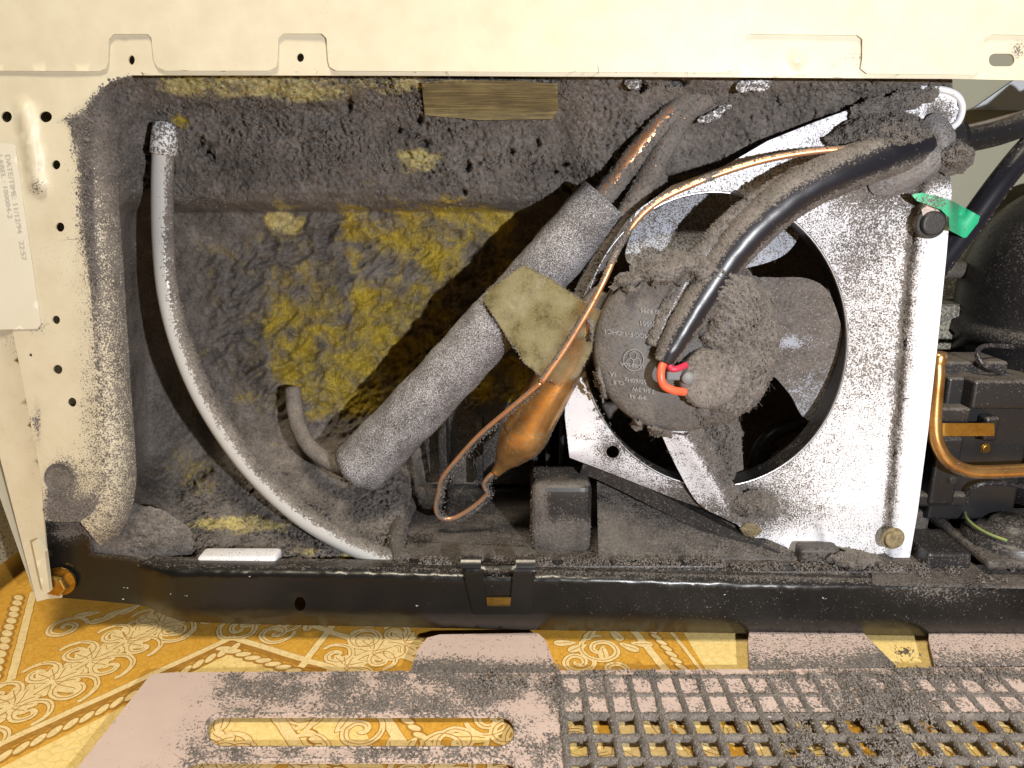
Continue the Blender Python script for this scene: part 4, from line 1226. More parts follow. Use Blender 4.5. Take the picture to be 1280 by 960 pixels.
# ================================================================== foam sleeve, pipes
def foam(name, pts, rpx, parent, nfl=1800):
    pp = catmull(pts, 14)
    V, F_, N_ = tube(pp, rpx * mm_px(pp), 44, disp=lambda v, d: .0016 * fbm(v * 70, 3) + .0006 * fbm(v * 300, 2) + .0003 * fbm(v * 700, 2))
    o = build(name, V, F_, M['foam'], parent, True)
    fluff(sample(V, F_[0], nfl, .3 + 1.6 * sstep(-.1, .6, N_[:, 2] - .5 * N_[:, 0])), .00040, o)
    hairs(sample(V, F_[0], 90), o, .004)
    return o, V
sl = thing("foam_pipe_sleeve", "grey foam insulation sleeve on the pipe running diagonally across the compartment", "pipe insulation", P(440, 590, .06))
foam("sleeve", P(np.array([447., 520, 600, 660, 757]), np.array([586., 512, 425, 360, 250]), np.array([.060, .054, .048, .046, .044])), 35.5, sl, 2600)
sp = thing("suction_pipe", "dust coated copper pipe rising from the top of the foam sleeve", "pipe", P(757, 250, .044))
pp = catmull(P(np.array([735., 770, 800, 838, 880, 940, 1010]), np.array([268., 226, 187, 144, 113, 98, 96]), np.array([.044, .042, .040, .040, .044, .052, .06])), 10)
V, F_, N_ = tube(pp, 13 * mm_px(pp), 22, disp=bump(.0010, 330))
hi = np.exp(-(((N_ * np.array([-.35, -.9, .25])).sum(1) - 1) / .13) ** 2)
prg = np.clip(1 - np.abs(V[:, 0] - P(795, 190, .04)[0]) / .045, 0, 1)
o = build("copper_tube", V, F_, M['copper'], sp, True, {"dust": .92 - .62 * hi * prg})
fluff(sample(V, F_[0], 2000, .25 + (1 - hi)), .00055, o)
sp2 = thing("dusty_return_pipe", "thinner pipe caked in dust curving beside the copper pipe above the fan", "pipe", P(745, 350, .04))
pp = catmull(P(np.array([722., 742, 768, 800, 826, 852, 884, 930, 1000]), np.array([378., 338, 290, 240, 192, 150, 122, 106, 100]), np.array([.036, .038, .038, .038, .038, .040, .042, .05, .06])), 10)
V, F_, N_ = tube(pp, np.interp(np.linspace(0, 1, len(pp)), [0, .25, .45, .8, 1], [8, 10, 13, 9.5, 8]) * mm_px(pp), 20, disp=bump(.0011, 330))
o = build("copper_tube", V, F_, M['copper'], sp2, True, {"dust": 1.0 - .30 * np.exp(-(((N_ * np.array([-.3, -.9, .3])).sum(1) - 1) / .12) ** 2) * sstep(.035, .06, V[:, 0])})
fluff(sample(V, F_[0], 1800), .00058, o)
# dust webs hanging between the pipes
for cx, cy, rx, ry, lbl in ((812, 232, 22, 34, "web of dust filling the gap between the two upper pipes"), (930, 108, 46, 16, "dust wad where the upper pipes vanish under the cream panel")):
    heap("dust_web", lbl, cx, cy, .045, rx, ry, cx, n=900, dep=.006)
# bare suction pipe below the sleeve
bp = thing("grey_pipe_bend", "dull grey pipe bend leaving the dust below the foam sleeve", "pipe", P(425, 580, .075))
pp = catmull(P(np.array([366., 370, 380, 400, 432]), np.array([486., 520, 548, 570, 588]), np.array([.104, .094, .082, .072, .064])), 8)
V, F_, N_ = tube(pp, 9.5 * mm_px(pp), 18, disp=bump(.0005, 400))
build("pipe", V, F_, M['copper'], bp, True, {"dust": .86})

# ================================================================== filter drier
fd = thing("filter_drier", "shiny copper filter drier slung under the foam sleeve with a capillary tail", "filter drier", P(620, 590, .03))
ax = np.array([(756, 366), (741, 390), (728, 412), (664, 528), (656, 543), (646, 556), (634, 572), (626, 583), (620, 591)], float)
rd = np.array([13, 23, 25, 29.5, 30, 27, 16, 8, 6], float)
tt = np.linspace(0, 8, 73)
axx = np.stack([np.interp(tt, range(9), ax[:, 0]), np.interp(tt, range(9), ax[:, 1])], -1); rdd = np.interp(tt, range(9), rd)
rdd = np.convolve(np.pad(rdd, 6, 'edge'), np.ones(13) / 13, 'valid')
pp = PY_(axx[:, 0], axx[:, 1], np.interp(axx[:, 1], [366, 470, 591], [.030, .031, .046]))
V, F_, N_ = tube(pp, rdd * mm_px(pp), 40)
dd_ = .27 + .75 * sstep(.45, .9, N_[:, 0] * .8 - N_[:, 2] * .3) * .35 + .5 * (axx[np.clip(np.arange(len(V)) // 40, 0, 72), 1] < 384)
do_ = build("body", V, F_, M['clean_copper'], fd, True, {"dust": dd_})
fluff(sample(V, F_[0], 450, (N_[:, 0] > .55) * (N_[:, 1] > -.45) * 1.0), .00035, do_)
u_ = np.array([.49, -.87]); nv = np.array([-.87, -.49])
def drier_front(px, py):
    a = np.array([741, 390.]); d = np.array([664, 528.]) - a; L = np.linalg.norm(d); d /= L
    k = (px - a[0]) * d[0] + (py - a[1]) * d[1]; e = np.abs((px - a[0]) * d[1] - (py - a[1]) * d[0])
    r = np.interp(k, [0, L], [27.5, 33.5]) * .00049
    return PY_(px, py, .030 - np.sqrt(np.clip(r ** 2 - (e * .00049) ** 2, 0, None)))
text_on("HRC", "stamped_letters", (651, 527), (4.6, -8.4), (-7.5, -4.5), drier_front, M['dark_ink'], do_, .0007)
# capillary
cap = thing("capillary_tube", "thin copper capillary looping below the drier and running up over the fan", "pipe", P(560, 650, .03))
c1 = catmull(P(np.array([621., 611, 605, 609, 601, 584, 566, 551, 545, 548, 553, 575, 600, 630, 655, 676]), np.array([588., 596, 606, 616, 626, 639, 648, 647, 636, 618, 598, 570, 543, 517, 496, 478]),
               np.array([.046, .047, .049, .051, .053, .055, .056, .056, .055, .053, .049, .042, .033, .024, .017, .013])), 8)
V, F_, N_ = tube(c1, 3.1 * mm_px(c1), 12)
o = build("lower_loop", V, F_, M['copper'], cap, True, {"dust": .36 + .45 * sstep(-.2, .5, N_[:, 0]) * (V[:, 2] < P(600, 540, .02)[2])})
lo = sample(V, F_[0], 1500, (N_[:, 0] > .1) * np.interp(np.arange(len(V)) // 12, [0, 40, 75, len(c1)], [.5, 1, 1, .25]))
fluff(lo + np.abs(rng.normal(0, .0016, lo.shape)) * np.array([1, 0.3, -.6]), .00048, o)
c2 = catmull(P(np.array([676., 705, 735, 756, 774, 797, 825, 862, 905, 960, 1020, 1085, 1130]), np.array([478., 437, 388, 348, 308, 274, 250, 232, 215, 199, 189, 185, 182]),
               np.array([.0115, .011, .011, .012, .016, .016, .016, .016, .015, .013, .012, .012, .016])), 9)
V, F_, N_ = tube(c2, 4.3 * mm_px(c2), 12)
pxs = np.repeat(np.linspace(0, 12, len(c2)), 12); pxs = np.concatenate([pxs, [0, 12]])
ddc = .30 + .55 * np.exp(-((pxs - 4.1) / .5) ** 2) + .5 * np.exp(-((pxs - 7.6) / .15) ** 2) + .35 * sstep(10.3, 11.5, pxs) + .3 * sstep(0, .7, N_[:, 2] * .6 - N_[:, 0] * .6)
o = build("upper_run", V, F_, M['copper'], cap, True, {"dust": ddc})
fluff(sample(V, F_[0], 1300, np.clip(ddc - .4, 0, 1)), .00045, o)
# tape binding drier and sleeve
def sleeve_front(px, py):
    a = np.array([600, 425.]); d = np.array([660, 360.]) - a; d /= np.linalg.norm(d)
    e = (px - a[0]) * d[1] - (py - a[1]) * d[0]
    r = .0185
    return .048 - np.sqrt(np.clip(r ** 2 - (np.clip(np.abs(e), 0, 38) * .00049) ** 2, 0, None)), e
def tape_y(px, py):
    ys, e = sleeve_front(px, py)
    yd = drier_front(px, py)[:, 1]
    # stretched flat between sleeve and drier
    a = np.array([741, 390.]); d = np.array([664, 528.]) - a; d /= np.linalg.norm(d)
    e2 = (px - a[0]) * d[1] - (py - a[1]) * d[0]
    e1 = np.abs(e)
    k = sstep(6, 75, np.hypot(0, e) * np.sign(((px - 630) * .73 + (py - 392) * .68)).clip(0, 1))
    y_flat = lerp(.0285, .0145, k)
    side = ((px - 630) * .73 + (py - 392) * .68)
    y = np.where(side < 0, ys, np.minimum(y_flat, np.where(np.abs(e2) < 27, yd, 1)))
    return y - .0032 + .0004 * fbm(np.c_[px * .05, py * .05, 0 * px], 3)
tp = thing("yellowed_tape", "yellowed adhesive tape binding the copper drier to the foam sleeve", "tape", P(680, 470, .03))
tape_out = [(603, 374), (612, 360), (655, 331), (690, 349), (733, 379), (758, 393), (757, 408), (722, 470), (700, 482), (676, 470), (657, 455), (632, 418)]
def clear(a, b):
    aa = np.array([741, 390.]); d = np.array([664, 528.]) - aa; d /= np.linalg.norm(d)
    e2 = (a - aa[0]) * d[1] - (b - aa[1]) * d[0]
    k = sstep(31, 15, np.abs(e2))
    return .16 + .58 * k * (.75 + .5 * fbm(np.c_[a * .03, b * .03, 0 * a], 2))
plate("tape_sheet", tape_out, lambda a, b: PY_(a, b, tape_y(a, b)), M['tape'], tp, step=4, bstep=4, th=.0003, attrs={"clear": clear})
ed_ = resample(np.array(tape_out), 1.2); q = PY_(ed_[:, 0], ed_[:, 1], tape_y(ed_[:, 0], ed_[:, 1]))
fluff((np.repeat(q, 3, 0) + rng.normal(0, .0004, (len(q) * 3, 3)))[rng.random(len(q) * 3) < .6], .00035, tp, mat=M['dust_light'])

# ================================================================== fan cable
fc = thing("fan_cable", "black sleeved fan cable with orange and red wires entering the motor hub", "cable", P(832, 452, .0))
pp = catmull(P(np.array([1186., 1120, 1052, 990, 935, 893, 862, 838, 829]), np.array([172., 190, 214, 245, 292, 345, 395, 436, 454]), np.array([.050, .026, .012, .008, .006, .004, .000, -.004, -.006])), 10)
V, F_, N_ = tube(pp, np.interp(np.linspace(0, 1, len(pp)), [0, .2, .5, .8, 1], [27, 28, 27, 19, 12]) * mm_px(pp), 26, disp=lambda v, d: .0004 * fbm(v * 200, 2))
sg = np.concatenate([np.repeat(np.linspace(0, 1, len(pp)), 26), [0, 1]])
side_ = N_[:, 0] * -.72 + N_[:, 2] * .60
dc = .16 + .62 * sstep(.25, .75, np.abs(side_ + .06)) - .12 * sg
dc = np.where(side_ > .1, dc + .08, dc) + .26 * sstep(.55, .2, sg) * sstep(-.2, .3, side_)
mat_dusty('cable_sleeve', (0.014, 0.014, 0.020), 0.33, scale=800, tint=1.05)
o = build("sleeve", V, F_, M['cable_sleeve'], fc, True, {"dust": dc})
fluff(sample(V, F_[0], 3000, np.clip(dc - .5, 0, 1)), .0005, o)
# furry ridge of dust along the cable's upper side
rg = catmull(P(np.array([1000., 934, 886, 850, 829, 815]), np.array([214., 258, 304, 355, 395, 432]), np.array([.013, .010, .008, .006, .003, .001])), 10)
V, F_, N_ = tube(rg, np.interp(np.linspace(0, 1, len(rg)), [0, .3, .7, 1], [7, 10, 8, 5]) * mm_px(rg), 18, disp=bump(.0018, 260))
sr = N_[:, 0] * .72 - N_[:, 2] * .6
o = build("dust_ridge", V, F_, M['white_paint'], fc, True, {"dust": .98 - .45 * np.exp(-((sr - .35) / .22) ** 2)})
fluff(sample(V, F_[0], 1500, .2 + (sr < .1)), .0006, o, fibre=.12)
w1 = catmull(P(np.array([832., 827, 826, 830, 842, 856]), np.array([448., 460, 472, 482, 488, 490]), np.array([-.006, -.010, -.012, -.012, -.011, -.008])), 8)
build("orange_wire", *tube(w1, 5.2 * mm_px(w1), 14)[:2], M['orange_wire'], fc, True)
w2 = catmull(P(np.array([836., 838, 846, 858]), np.array([450., 460, 461, 456]), np.array([-.006, -.010, -.010, -.007])), 8)
V, F_, N_ = tube(w2, 4.2 * mm_px(w2), 12)
build("red_wire", V, F_, M['red_wire'], fc, True)
# wrapped bundle and its dust
wr = thing("wrapped_pipe_joint", "grey wrapped joint under a dust clump at the upper right corner of the shroud", "pipe joint", P(1150, 200, .02))
def mound(name, cx, cy, y, rx, ry, rot, mat, parent, dep, seed, attrs=None, nf=0, rough=1.0, hw=None):
    u, v = np.meshgrid(np.linspace(0, 1, 44), np.linspace(0, 2 * np.pi, 72, endpoint=False), indexing='ij')
    a = rx * u * np.cos(v); b = ry * u * np.sin(v)
    X = cx + a * math.cos(rot) - b * math.sin(rot); Yp = cy + a * math.sin(rot) + b * math.cos(rot)
    q = PY_(X.ravel(), Yp.ravel(), np.full(X.size, y))
    uu = u.ravel()
    q[:, 1] -= dep * (1 - uu ** 2.4) * (1 + rough * .7 * fbm(q * 150 + seed, 3, .55, billow=True)) + rough * .0012 * fbm(q * 500, 2, .5, True)
    q += (uu ** 2)[:, None] * .005 * rough * np.stack([fbm(q * 120 + seed, 3), 0 * uu, fbm(q * 120 + 8 + seed, 3)], -1)
    i = np.arange(43)[:, None] * 72; j = np.arange(72)[None]; j2 = (j + 1) % 72
    f = np.stack([i + j, i + j2, i + 72 + j2, i + 72 + j], -1).reshape(-1, 4)
    o = build(name, q, [f], M[mat], parent, True, {"dust": attrs if attrs is not None else .9})
    if nf: fluff(sample(q, f, nf), .00055, o, fibre=.12)
    return o
mound("wrap", 1140, 206, .032, 62, 27, -.55, 'grey_wrap', wr, .010, 3, .50, 0, .25)
mound("wrap", 1172, 172, .030, 22, 30, -.2, 'grey_wrap', wr, .008, 5, .52, 0, .25)
mound("dust_clump", 1098, 172, .030, 66, 30, -.12, 'dust', wr, .014, 8, nf=2600)
mound("dust_clump", 1186, 196, .030, 24, 22, 0.1, 'dust', wr, .010, 11, nf=700)
mound("dust_clump", 1120, 128, .031, 60, 14, -.25, 'dust', wr, .004, 14, nf=900)

# scraps of pale foam showing through the dust near the top, and the hose deep behind the fan
mound('dust_pile', 165, 668, .024, 76, 38, .1, 'dust', ins_o, .006, 21, nf=3000, rough=.55)
mound('rust_patch', 938, 662, .0338, 13, 8, .3, 'rust', fan, .0012, 4, rough=.6)
for cx, cy, y_, rx, ry, rot in ((944, 106, .026, 22, 8, -.2), (893, 142, .040, 26, 6, -.45), (793, 104, .026, 12, 9, .3)):
    mound("pale_scrap", cx, cy, y_, rx, ry, rot, 'hose_collar', ins_o, .0015, cx, .50, 120, .8)
dh = thing("rear_hose", "dark hose arching deep behind the lower right of the fan opening", "hose", P(950, 585, .11))
pp = catmull(P(np.array([944., 948, 962, 985, 1015, 1050]), np.array([590., 566, 546, 534, 530, 534]), np.array([.11, .11, .112, .115, .12, .125])), 8)
build("tube", *tube(pp, 9 * mm_px(pp), 16)[:2], M['cable_sleeve'], dh, True, {"dust": .30})
mound("dust_lump", 968, 572, .118, 20, 14, -.5, 'dust', dh, .008, 4, nf=200)

# stray lint hairs on the fan, cables and pipes
hairs(sample(Vd, Fd, 160, cover.ravel()), do, .006)
hairs(sample(sV, sF, 220, np.clip(sh_dust(sv[:, 0], sv[:, 1]) - .3, 0, 1)), so, .005, droop=.2)
for o_, xs_, ys_, d_ in ((cap, (845, 1085), (238, 185), .014), (cap, (560, 600), (650, 560), .05), (sp, (765, 850), (230, 130), .035), (fc, (1080, 850), (190, 400), .0)):
    t_ = rng.random(45)
    hairs(P(lerp(xs_[0], xs_[1], t_) + rng.normal(0, 5, 45), lerp(ys_[0], ys_[1], t_) + rng.normal(0, 5, 45), d_ + 0 * t_), o_, .005)
# ================================================================== right end: pipes, compressor
def ctube(name, xs, ys, ds, rpx, mat, parent, dust=.15, seg=20, disp=None):
    p = catmull(P(np.array(xs, float), np.array(ys, float), np.array(ds, float)), 10)
    V, F_, N_ = tube(p, rpx * mm_px(p), seg, disp=disp)
    return build(name, V, F_, M[mat], parent, True, {"dust": dust(V, N_) if callable(dust) else dust}), V, F_, N_
ud = lambda a: (lambda V, N: a + .35 * sstep(.3, .9, N[:, 2]) + .3 * sstep(-.4, -.9, N[:, 2]))
p1 = thing("discharge_hose", "thick black hose leaving the shroud corner toward the upper right", "hose", P(1200, 180, .06))
_, V, F_, N_ = ctube("tube", [1150, 1200, 1250, 1300, 1380], [196, 178, 166, 148, 120], [.055, .06, .065, .07, .08], 15, 'black_plastic', p1, ud(.18))
p1b = thing("rusty_brown_pipe", "thin rusty brown pipe lying along the top of the black hose", "pipe", P(1200, 165, .075))
ctube("tube", [1160, 1205, 1250, 1300, 1380], [172, 164, 153, 138, 105], [.066, .068, .073, .078, .085], 7, 'copper', p1b, .72)
p2 = thing("compressor_hose", "glossy black hose slanting up to the right through the green tag", "hose", P(1190, 310, .06))
_, V, F_, N_ = ctube("tube", [1150, 1180, 1212, 1250, 1290, 1360], [365, 322, 280, 228, 180, 110], [.05, .055, .058, .06, .065, .075], 15, 'cable_sleeve', p2, ud(.12))
fluff(sample(V, F_[0], 420, (N_[:, 0] > .55) * 1.0), .00045, p2)
# green tag tape
gt = thing("green_tag", "green tape tag wrapped round the slanting black hose beside the shroud bolt", "tag", P(1205, 296, .04))
go = np.array([(1139, 243), (1152, 241), (1172, 245), (1192, 252), (1225, 270), (1223, 278), (1208, 297), (1204, 297), (1187, 288), (1186, 272), (1176, 262), (1160, 256), (1146, 251)], float)
def g_y(px, py):
    k = sstep(1186, 1202, px)
    e = ((px - 1212) * .81 + (py - 280) * .59)
    bulge = .0085 - np.sqrt(np.clip(.0088 ** 2 - (np.clip(np.abs(e), 0, 16) * .00052) ** 2, 0, None))
    return lerp(.022 - .003 * np.exp(-((px - 1165) / 14) ** 2), .0475 + bulge, k)
plate("strip", go, lambda a, b: PY_(a, b, g_y(a, b)), M['green_tape'], gt, step=3.5, bstep=3.5, th=.0004, attrs={"dust": lambda a, b: .36 + .2 * gauss(a, b, 1170, 252, 25, 10) - .15 * sstep(1190, 1215, a)})
plate("pink_shim", [(1152, 262), (1160, 256), (1172, 258), (1176, 266), (1174, 282), (1156, 280)], flat(.0235), M['pink_plastic'], gt, step=5, th=.0006, attrs={"dust": .3})

cpz = thing("compressor", "black domed compressor at the right edge with terminal box and rubber mount", "compressor", P(1330, 660, .10))
cc = P(1352, 440, .105); cs_ = mm_px(cc)
zt = P(1352, 222, .105)[2]; zs = P(1352, 405, .105)[2]
Rc = 146 * cs_
prof = []
for k in range(17):
    a = k / 16 * math.pi / 2
    prof.append((max(1e-5, Rc * math.sin(a) ** .75), zt - (zt - zs) * (1 - math.cos(a)) * .82))
zl = prof[-1][1]
prof += [(Rc * 1.0, zs + .003), (Rc * 1.06, zs + .001), (Rc * 1.07, zs - .006), (Rc * 1.03, zs - .009), (Rc * 1.02, .085), (Rc * .95, .07), (Rc * .6, .062)]
V, F_ = lathe([(r, z) for r, z in prof], (cc[0], cc[1], 0), (0, 0, 1), 72)
nrm_up = np.repeat(np.array([1 - k / 16 for k in range(17)] + [0, .9, .3, 0, 0, 0, 0]), 72)
o = build("shell", V, F_, M['black_plastic'], cpz, True, {"dust": .28 + .34 * nrm_up + .06 * fbm(V * 40, 2)})
# terminal box
def bx(name, x0, y0, x1, y1, d0, d1, mat, dust, bev=.002, par=None):
    a, b = P(x0, y1, d0), P(x1, y0, d0)
    V, F_ = box((a[0], d0, a[2]), (b[0], d1, b[2]), bev, 3)
    dd = dust + .45 * sstep(b[2] - .0025, b[2] - .0005, V[:, 2])
    return build(name, V, F_, M[mat], par or cpz, False, {"dust": dd})
bx("terminal_box", 1158, 472, 1300, 650, .045, .085, 'black_plastic', .18)
bx("terminal_cover", 1213, 476, 1300, 512, .034, .06, 'black_plastic', .20)
bx("terminal_cover", 1158, 510, 1216, 530, .036, .06, 'black_plastic', .22)
bx("relay", 1162, 452, 1262, 478, .055, .085, 'black_plastic', .35)
bx("lower_cover", 1160, 548, 1206, 632, .038, .06, 'black_plastic', .15)
cl, *_ = plate("spring_band", rrect(1164, 529, 1243, 545, 2), lambda a, b: PY_(a, b, .0335 + .004 * sstep(1180, 1166, a)), M['brass'], cpz, step=5, th=.0008)
bx("band_hook", 1228, 522, 1252, 552, .036, .045, 'black_plastic', .1)
ctube("copper_pipe", [1172, 1172, 1169, 1168, 1172, 1184, 1204, 1232, 1300, 1360], [452, 470, 505, 535, 556, 575, 587, 590, 587, 584], [.036, .034, .032, .030, .028, .026, .025, .025, .028, .03], 8.5, 'clean_copper', cpz, lambda V, N: .18 + .45 * sstep(-.4, -.8, N[:, 2]) )
V, F_ = lathe([(.0001, .004), (.004, .004), (.0052, .002), (.005, -.003)], P(1173, 448, .036), (0, 0, 1), 18); build("pipe_cap", V, F_, M['clean_copper'], cpz, True, {"dust": .3})
bx("support_bar", 1100, 618, 1212, 634, .04, .06, 'black_plastic', .25)
# rubber mount
rm = PZ_(1266, 664, .062)
V, F_ = lathe([(.0001, .009), (.004, .0095), (.006, .0075), (.011, .0085), (.0135, .0065), (.0145, .003), (.0195, .0032), (.021, .001), (.026, .0015), (.0285, -.001), (.029, -.010)], rm, (0, 0, 1), 48)
build("rubber_mount", V, F_, M['black_plastic'], cpz, True, {"dust": .44})
build("mount_plate", *box((rm[0] - .032, rm[1] - .028, rm[2] - .012), (rm[0] + .09, rm[1] + .05, rm[2] - .006), .002), M['black_plastic'], cpz, False, {"dust": .6})
gw = [rm + np.array([.0275 * math.cos(a), .0275 * math.sin(a), .0055 + .002 * math.sin(a)]) for a in np.linspace(1.2, 4.0, 9)]
V, F_, N_ = tube(catmull(gw, 6), .0010, 8); build("ground_wire", V, F_, M['ground_wire'], cpz, True)
# dusty base pan beyond the shroud
pan = thing("base_pan", "black dusty floor pan between the fan shroud and the compressor mount", "pan", P(1190, 700, .02))
plate("pan_floor", [(1090, 630), (1400, 630), (1400, 735), (1090, 728)], level(.045), M['black_plastic'], pan, step=9, th=.002, tdir=(0, 0, -1), attrs={"dust": lambda a, b: .60 + .25 * fbm(np.c_[a * .02, b * .03, 0 * a], 3)})
def slab(name, x0, x1, y0, y1, z0, z1, par, dust, bev=.002):
    V, F_ = box((x0, y0, z0), (x1, y1, z1), bev, 2)
    return build(name, V, F_, M['black_plastic'], par, False, {"dust": dust})
q = P(1185, 690, .02)
slab("pan_step", q[0] - .016, q[0] + .012, .014, .05, .036, q[2] + .002, pan, .35)
slab("pan_step", q[0] - .030, q[0] + .004, .05, .075, .040, q[2] + .014, pan, .6)
n_ = 1800
qq = PZ_(rng.uniform(1140, 1320, n_), rng.uniform(645, 728, n_), .0465)
fluff(qq[perlin(qq * 60) > .1], .0005, pan, fibre=.2)

# ================================================================== grille cover on the floor
gr = thing("grille_cover", "dusty pinkish plastic grille cover lying flat on the floor below the rail", "grille", (0.05, -0.06, 0.0))
ZT = .0062
panel = np.vstack([[(186, 846), (193, 842), (215, 840.5), (700, 838), (1000, 836), (1345, 833)], [(1345, 1060), (18, 1060)]])
PITCH_X = 13.2e-3
x0g = PZ_(700, 860, ZT)[0]
yrow = [PZ_(640, b, ZT)[1] for b in (846, 870.5, 895.5, 921.5, 949)]
dy_ = (yrow[-1] - yrow[0]) / 4
ybars = [yrow[0] + dy_ * k for k in range(0, 9)]
ybot = ybars[-1]
def back_px(x, y, z):
    d = np.array([x, y, z]) - CAM
    ax_ = d[1] * CP - d[2] * SP
    return 640 + FPX * d[0] / ax_, 480 - FPX * (d[1] * SP + d[2] * CP) / ax_
slot1 = rrect(257, 893, 645, 936, 21, 8)
slot2 = rrect(226, 950, 652, 1003, 25, 8)
# through cells of the grid: one large opening crossed by bars
og = [back_px(x, y, ZT) for x, y in ((x0g, ybars[2] + .0022), (.62, ybars[2] + .0022), (.62, ybot), (x0g, ybot))]
opening = np.array([og[0], (1335, og[0][1]), (1335, 1050), og[3]])
def gdust(px, py):
    a = .47 + .40 * fbm(np.c_[px * .022, py * .04, 5 + 0 * px], 4)
    a = a - .42 * sstep(330, 190, px + (py - 845) * .55) + .10 * gauss(px, py, 250, 848, 40, 12)
    a = a + .12 * gauss(px, py, 570, 862, 130, 20) - .16 * gauss(px, py, 660, 880, 24, 50) - .12 * sstep(690, 712, px)
    a = a + .25 * gauss(px, py, 1110, 880, 90, 60)
    return a
po, pV, pF, pv = plate("panel", panel, level(ZT), M['pink_plastic'], gr, [slot1, slot2, opening], step=7, bstep=6, th=.0022, tdir=(0, 0, -1), attrs={"dust": gdust})
wgt = np.clip(gdust(pv[:, 0], pv[:, 1]) - .40, 0, 1) * (pv[:, 1] < 975)
fluff(sample(pV, pF, 9000, wgt) + np.array([0, 0, .0003]), .00050, po, mat=M['dust_light'], fibre=.12)
# raised rims round the slots
for sl_ in (slot1, slot2):
    c = np.vstack([sl_, sl_[:1]]); c = resample(c, 6, closed=False)
    build("slot_rim", *tube(PZ_(c[:, 0], c[:, 1], ZT - .001 + 0 * c[:, 0]), .0013, 8, cap=False)[:2], M['pink_plastic'], po, True, {"dust": .5})
# tabs
def tab(pts, z0, z1, dst):
    lo_, hi_ = min(p[1] for p in pts), max(p[1] for p in pts)
    f = lambda a, b: PZ_(a, b, lerp(z1, z0, (b - lo_) / (hi_ - lo_)))
    o, V, F_, v = plate("tab", pts, f, M['pink_plastic'], gr, step=6, bstep=5, th=.0022, tdir=(0, 0, -1), attrs={"dust": dst})
    fluff(sample(V, F_, 700, np.clip(dst(v[:, 0], v[:, 1]) - .42, 0, 1) + .004), .0005, o)
tab([(512, 841), (522, 812), (534, 797), (550, 793), (672, 791), (682, 800), (697, 840)], ZT + .0004, ZT, lambda a, b: .24 + .5 * sstep(815, 842, b) + .25 * gauss(a, b, 560, 835, 40, 16))
tab([(937, 838), (935, 800), (937, 786), (1000, 785), (1062, 781), (1074, 786), (1120, 832)], ZT + .0004, ZT + .0014, lambda a, b: .40 + .25 * sstep(806, 838, b) + .25 * gauss(a, b, 1095, 825, 30, 14))
tab([(1168, 831), (1161, 800), (1161, 786), (1167, 782), (1345, 778), (1345, 829)], ZT + .0004, ZT + .0014, lambda a, b: .38 + .25 * sstep(806, 838, b))
# bars, each coated with a nap of dust
def bar(p0, p1, r):
    L = np.linalg.norm(np.subtract(p1, p0)); n = max(8, int(L / .0022))
    p = np.linspace(p0, p1, n)
    V, F_, N_ = tube(p, r, 9, disp=lambda v, d: .0009 * fbm(v * 260, 3, .6, billow=True), up=(0, 0, 1))
    return build("bar", V, F_, M['pink_plastic'], gr, True, {"dust": .80 + .2 * fbm(V * 40, 2)}), V, F_
nb = 0
xb = x0g
fl_pts = []
while xb < .40:
    o, V, F_ = bar((xb, ybot, ZT - .0012), (xb, ybars[0], ZT - .0010), .0019)
    fl_pts.append(sample(V, F_[0], 420, V[:, 2] > ZT - .002))
    xb += PITCH_X; nb += 1
for k, yb in enumerate(ybars):
    o, V, F_ = bar((x0g - .0022, yb, ZT - .0013), (.40, yb, ZT - .0011), .0017)
    fl_pts.append(sample(V, F_[0], 2000 if k < 6 else 200, V[:, 2] > ZT - .002))
fluff(np.vstack(fl_pts), .00042, gr, "dust_fluff", M['dust_light'], fibre=.12, lo=.6, hi=1.7)
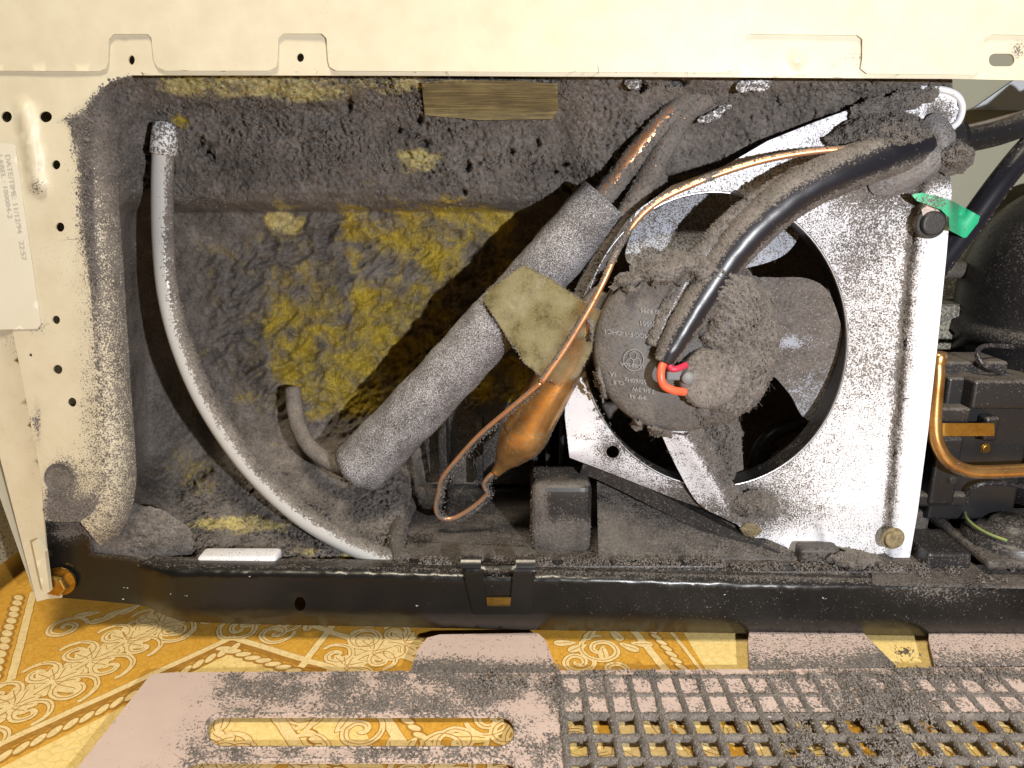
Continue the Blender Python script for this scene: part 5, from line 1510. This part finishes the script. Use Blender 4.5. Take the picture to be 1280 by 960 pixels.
# felted lumps of dust lying across the grid
lp = []
for (a, b, rx, ry, n_) in ((1110, 880, 70, 40, 3600), (1005, 930, 22, 26, 900), (1120, 945, 50, 20, 1300), (1000, 845, 60, 5, 700), (800, 843, 80, 5, 900), (1160, 850, 80, 14, 1500), (697, 880, 7, 40, 700), (640, 850, 60, 12, 700), (1250, 840, 60, 6, 400), (1040, 960, 40, 14, 700), (790, 845, 60, 7, 500)):
    u = rng.normal(0, .5, (n_, 2))
    q = PZ_(a + u[:, 0] * rx, b + u[:, 1] * ry, ZT + .0014)
    q[:, 2] += rng.uniform(-.0010, .0010, n_)
    k = perlin(q * np.array([110, 110, 0])) + .5 * perlin(q * np.array([300, 300, 0])) > -.02
    lp.append(q[k])
fluff(np.vstack(lp), .00052, gr, "dust_fluff", M['dust_light'], fibre=.12, lo=.6, hi=1.6)

# stray lint on the floor and hairs on the cream panel
ln = thing("floor_lint", "small dark lint specks on the yellow floor between the grille tabs", "lint", PZ_(1132, 815, 0.0))
q = PZ_(1132 + rng.normal(0, 6, 60), 815 + rng.normal(0, 3, 60), .0005); fluff(q, .0005, ln, "specks", M['dust_dark'])
hairs(sample(pV, pF, 260, wgt), po, .006, mat=M['dust_light'], droop=0)
hairs(np.vstack(lp)[rng.integers(0, len(np.vstack(lp)), 260)], gr, .007, mat=M['dust_light'], droop=0)
pe = P(np.r_[rng.uniform(175, 1200, 26), rng.uniform(95, 120, 14)], np.r_[rng.uniform(88, 97, 26), rng.uniform(150, 300, 14)], np.full(40, -.0015))
hairs(pe, cab, .006, droop=.1)
# screws, weld seam and clip wire of the compressor end
hexbolt("cover_screw", 1232, 560, .0448, 5, M['brass'], cpz, 3, seg=20)
hexbolt("cover_screw", 1190, 600, .0378, 5, M['dark_bolt'], cpz, 3, seg=20)
ctube("wire", [1262, 1240, 1226, 1222, 1236, 1290], [470, 462, 452, 440, 432, 436], [.05, .046, .046, .05, .06, .07], 3, 'cable_sleeve', cpz, .35, 10)
ctube("wire", [1290, 1250, 1224, 1210, 1206], [610, 604, 606, 616, 640], [.04, .036, .036, .04, .05], 3, 'cable_sleeve', cpz, .35, 10)
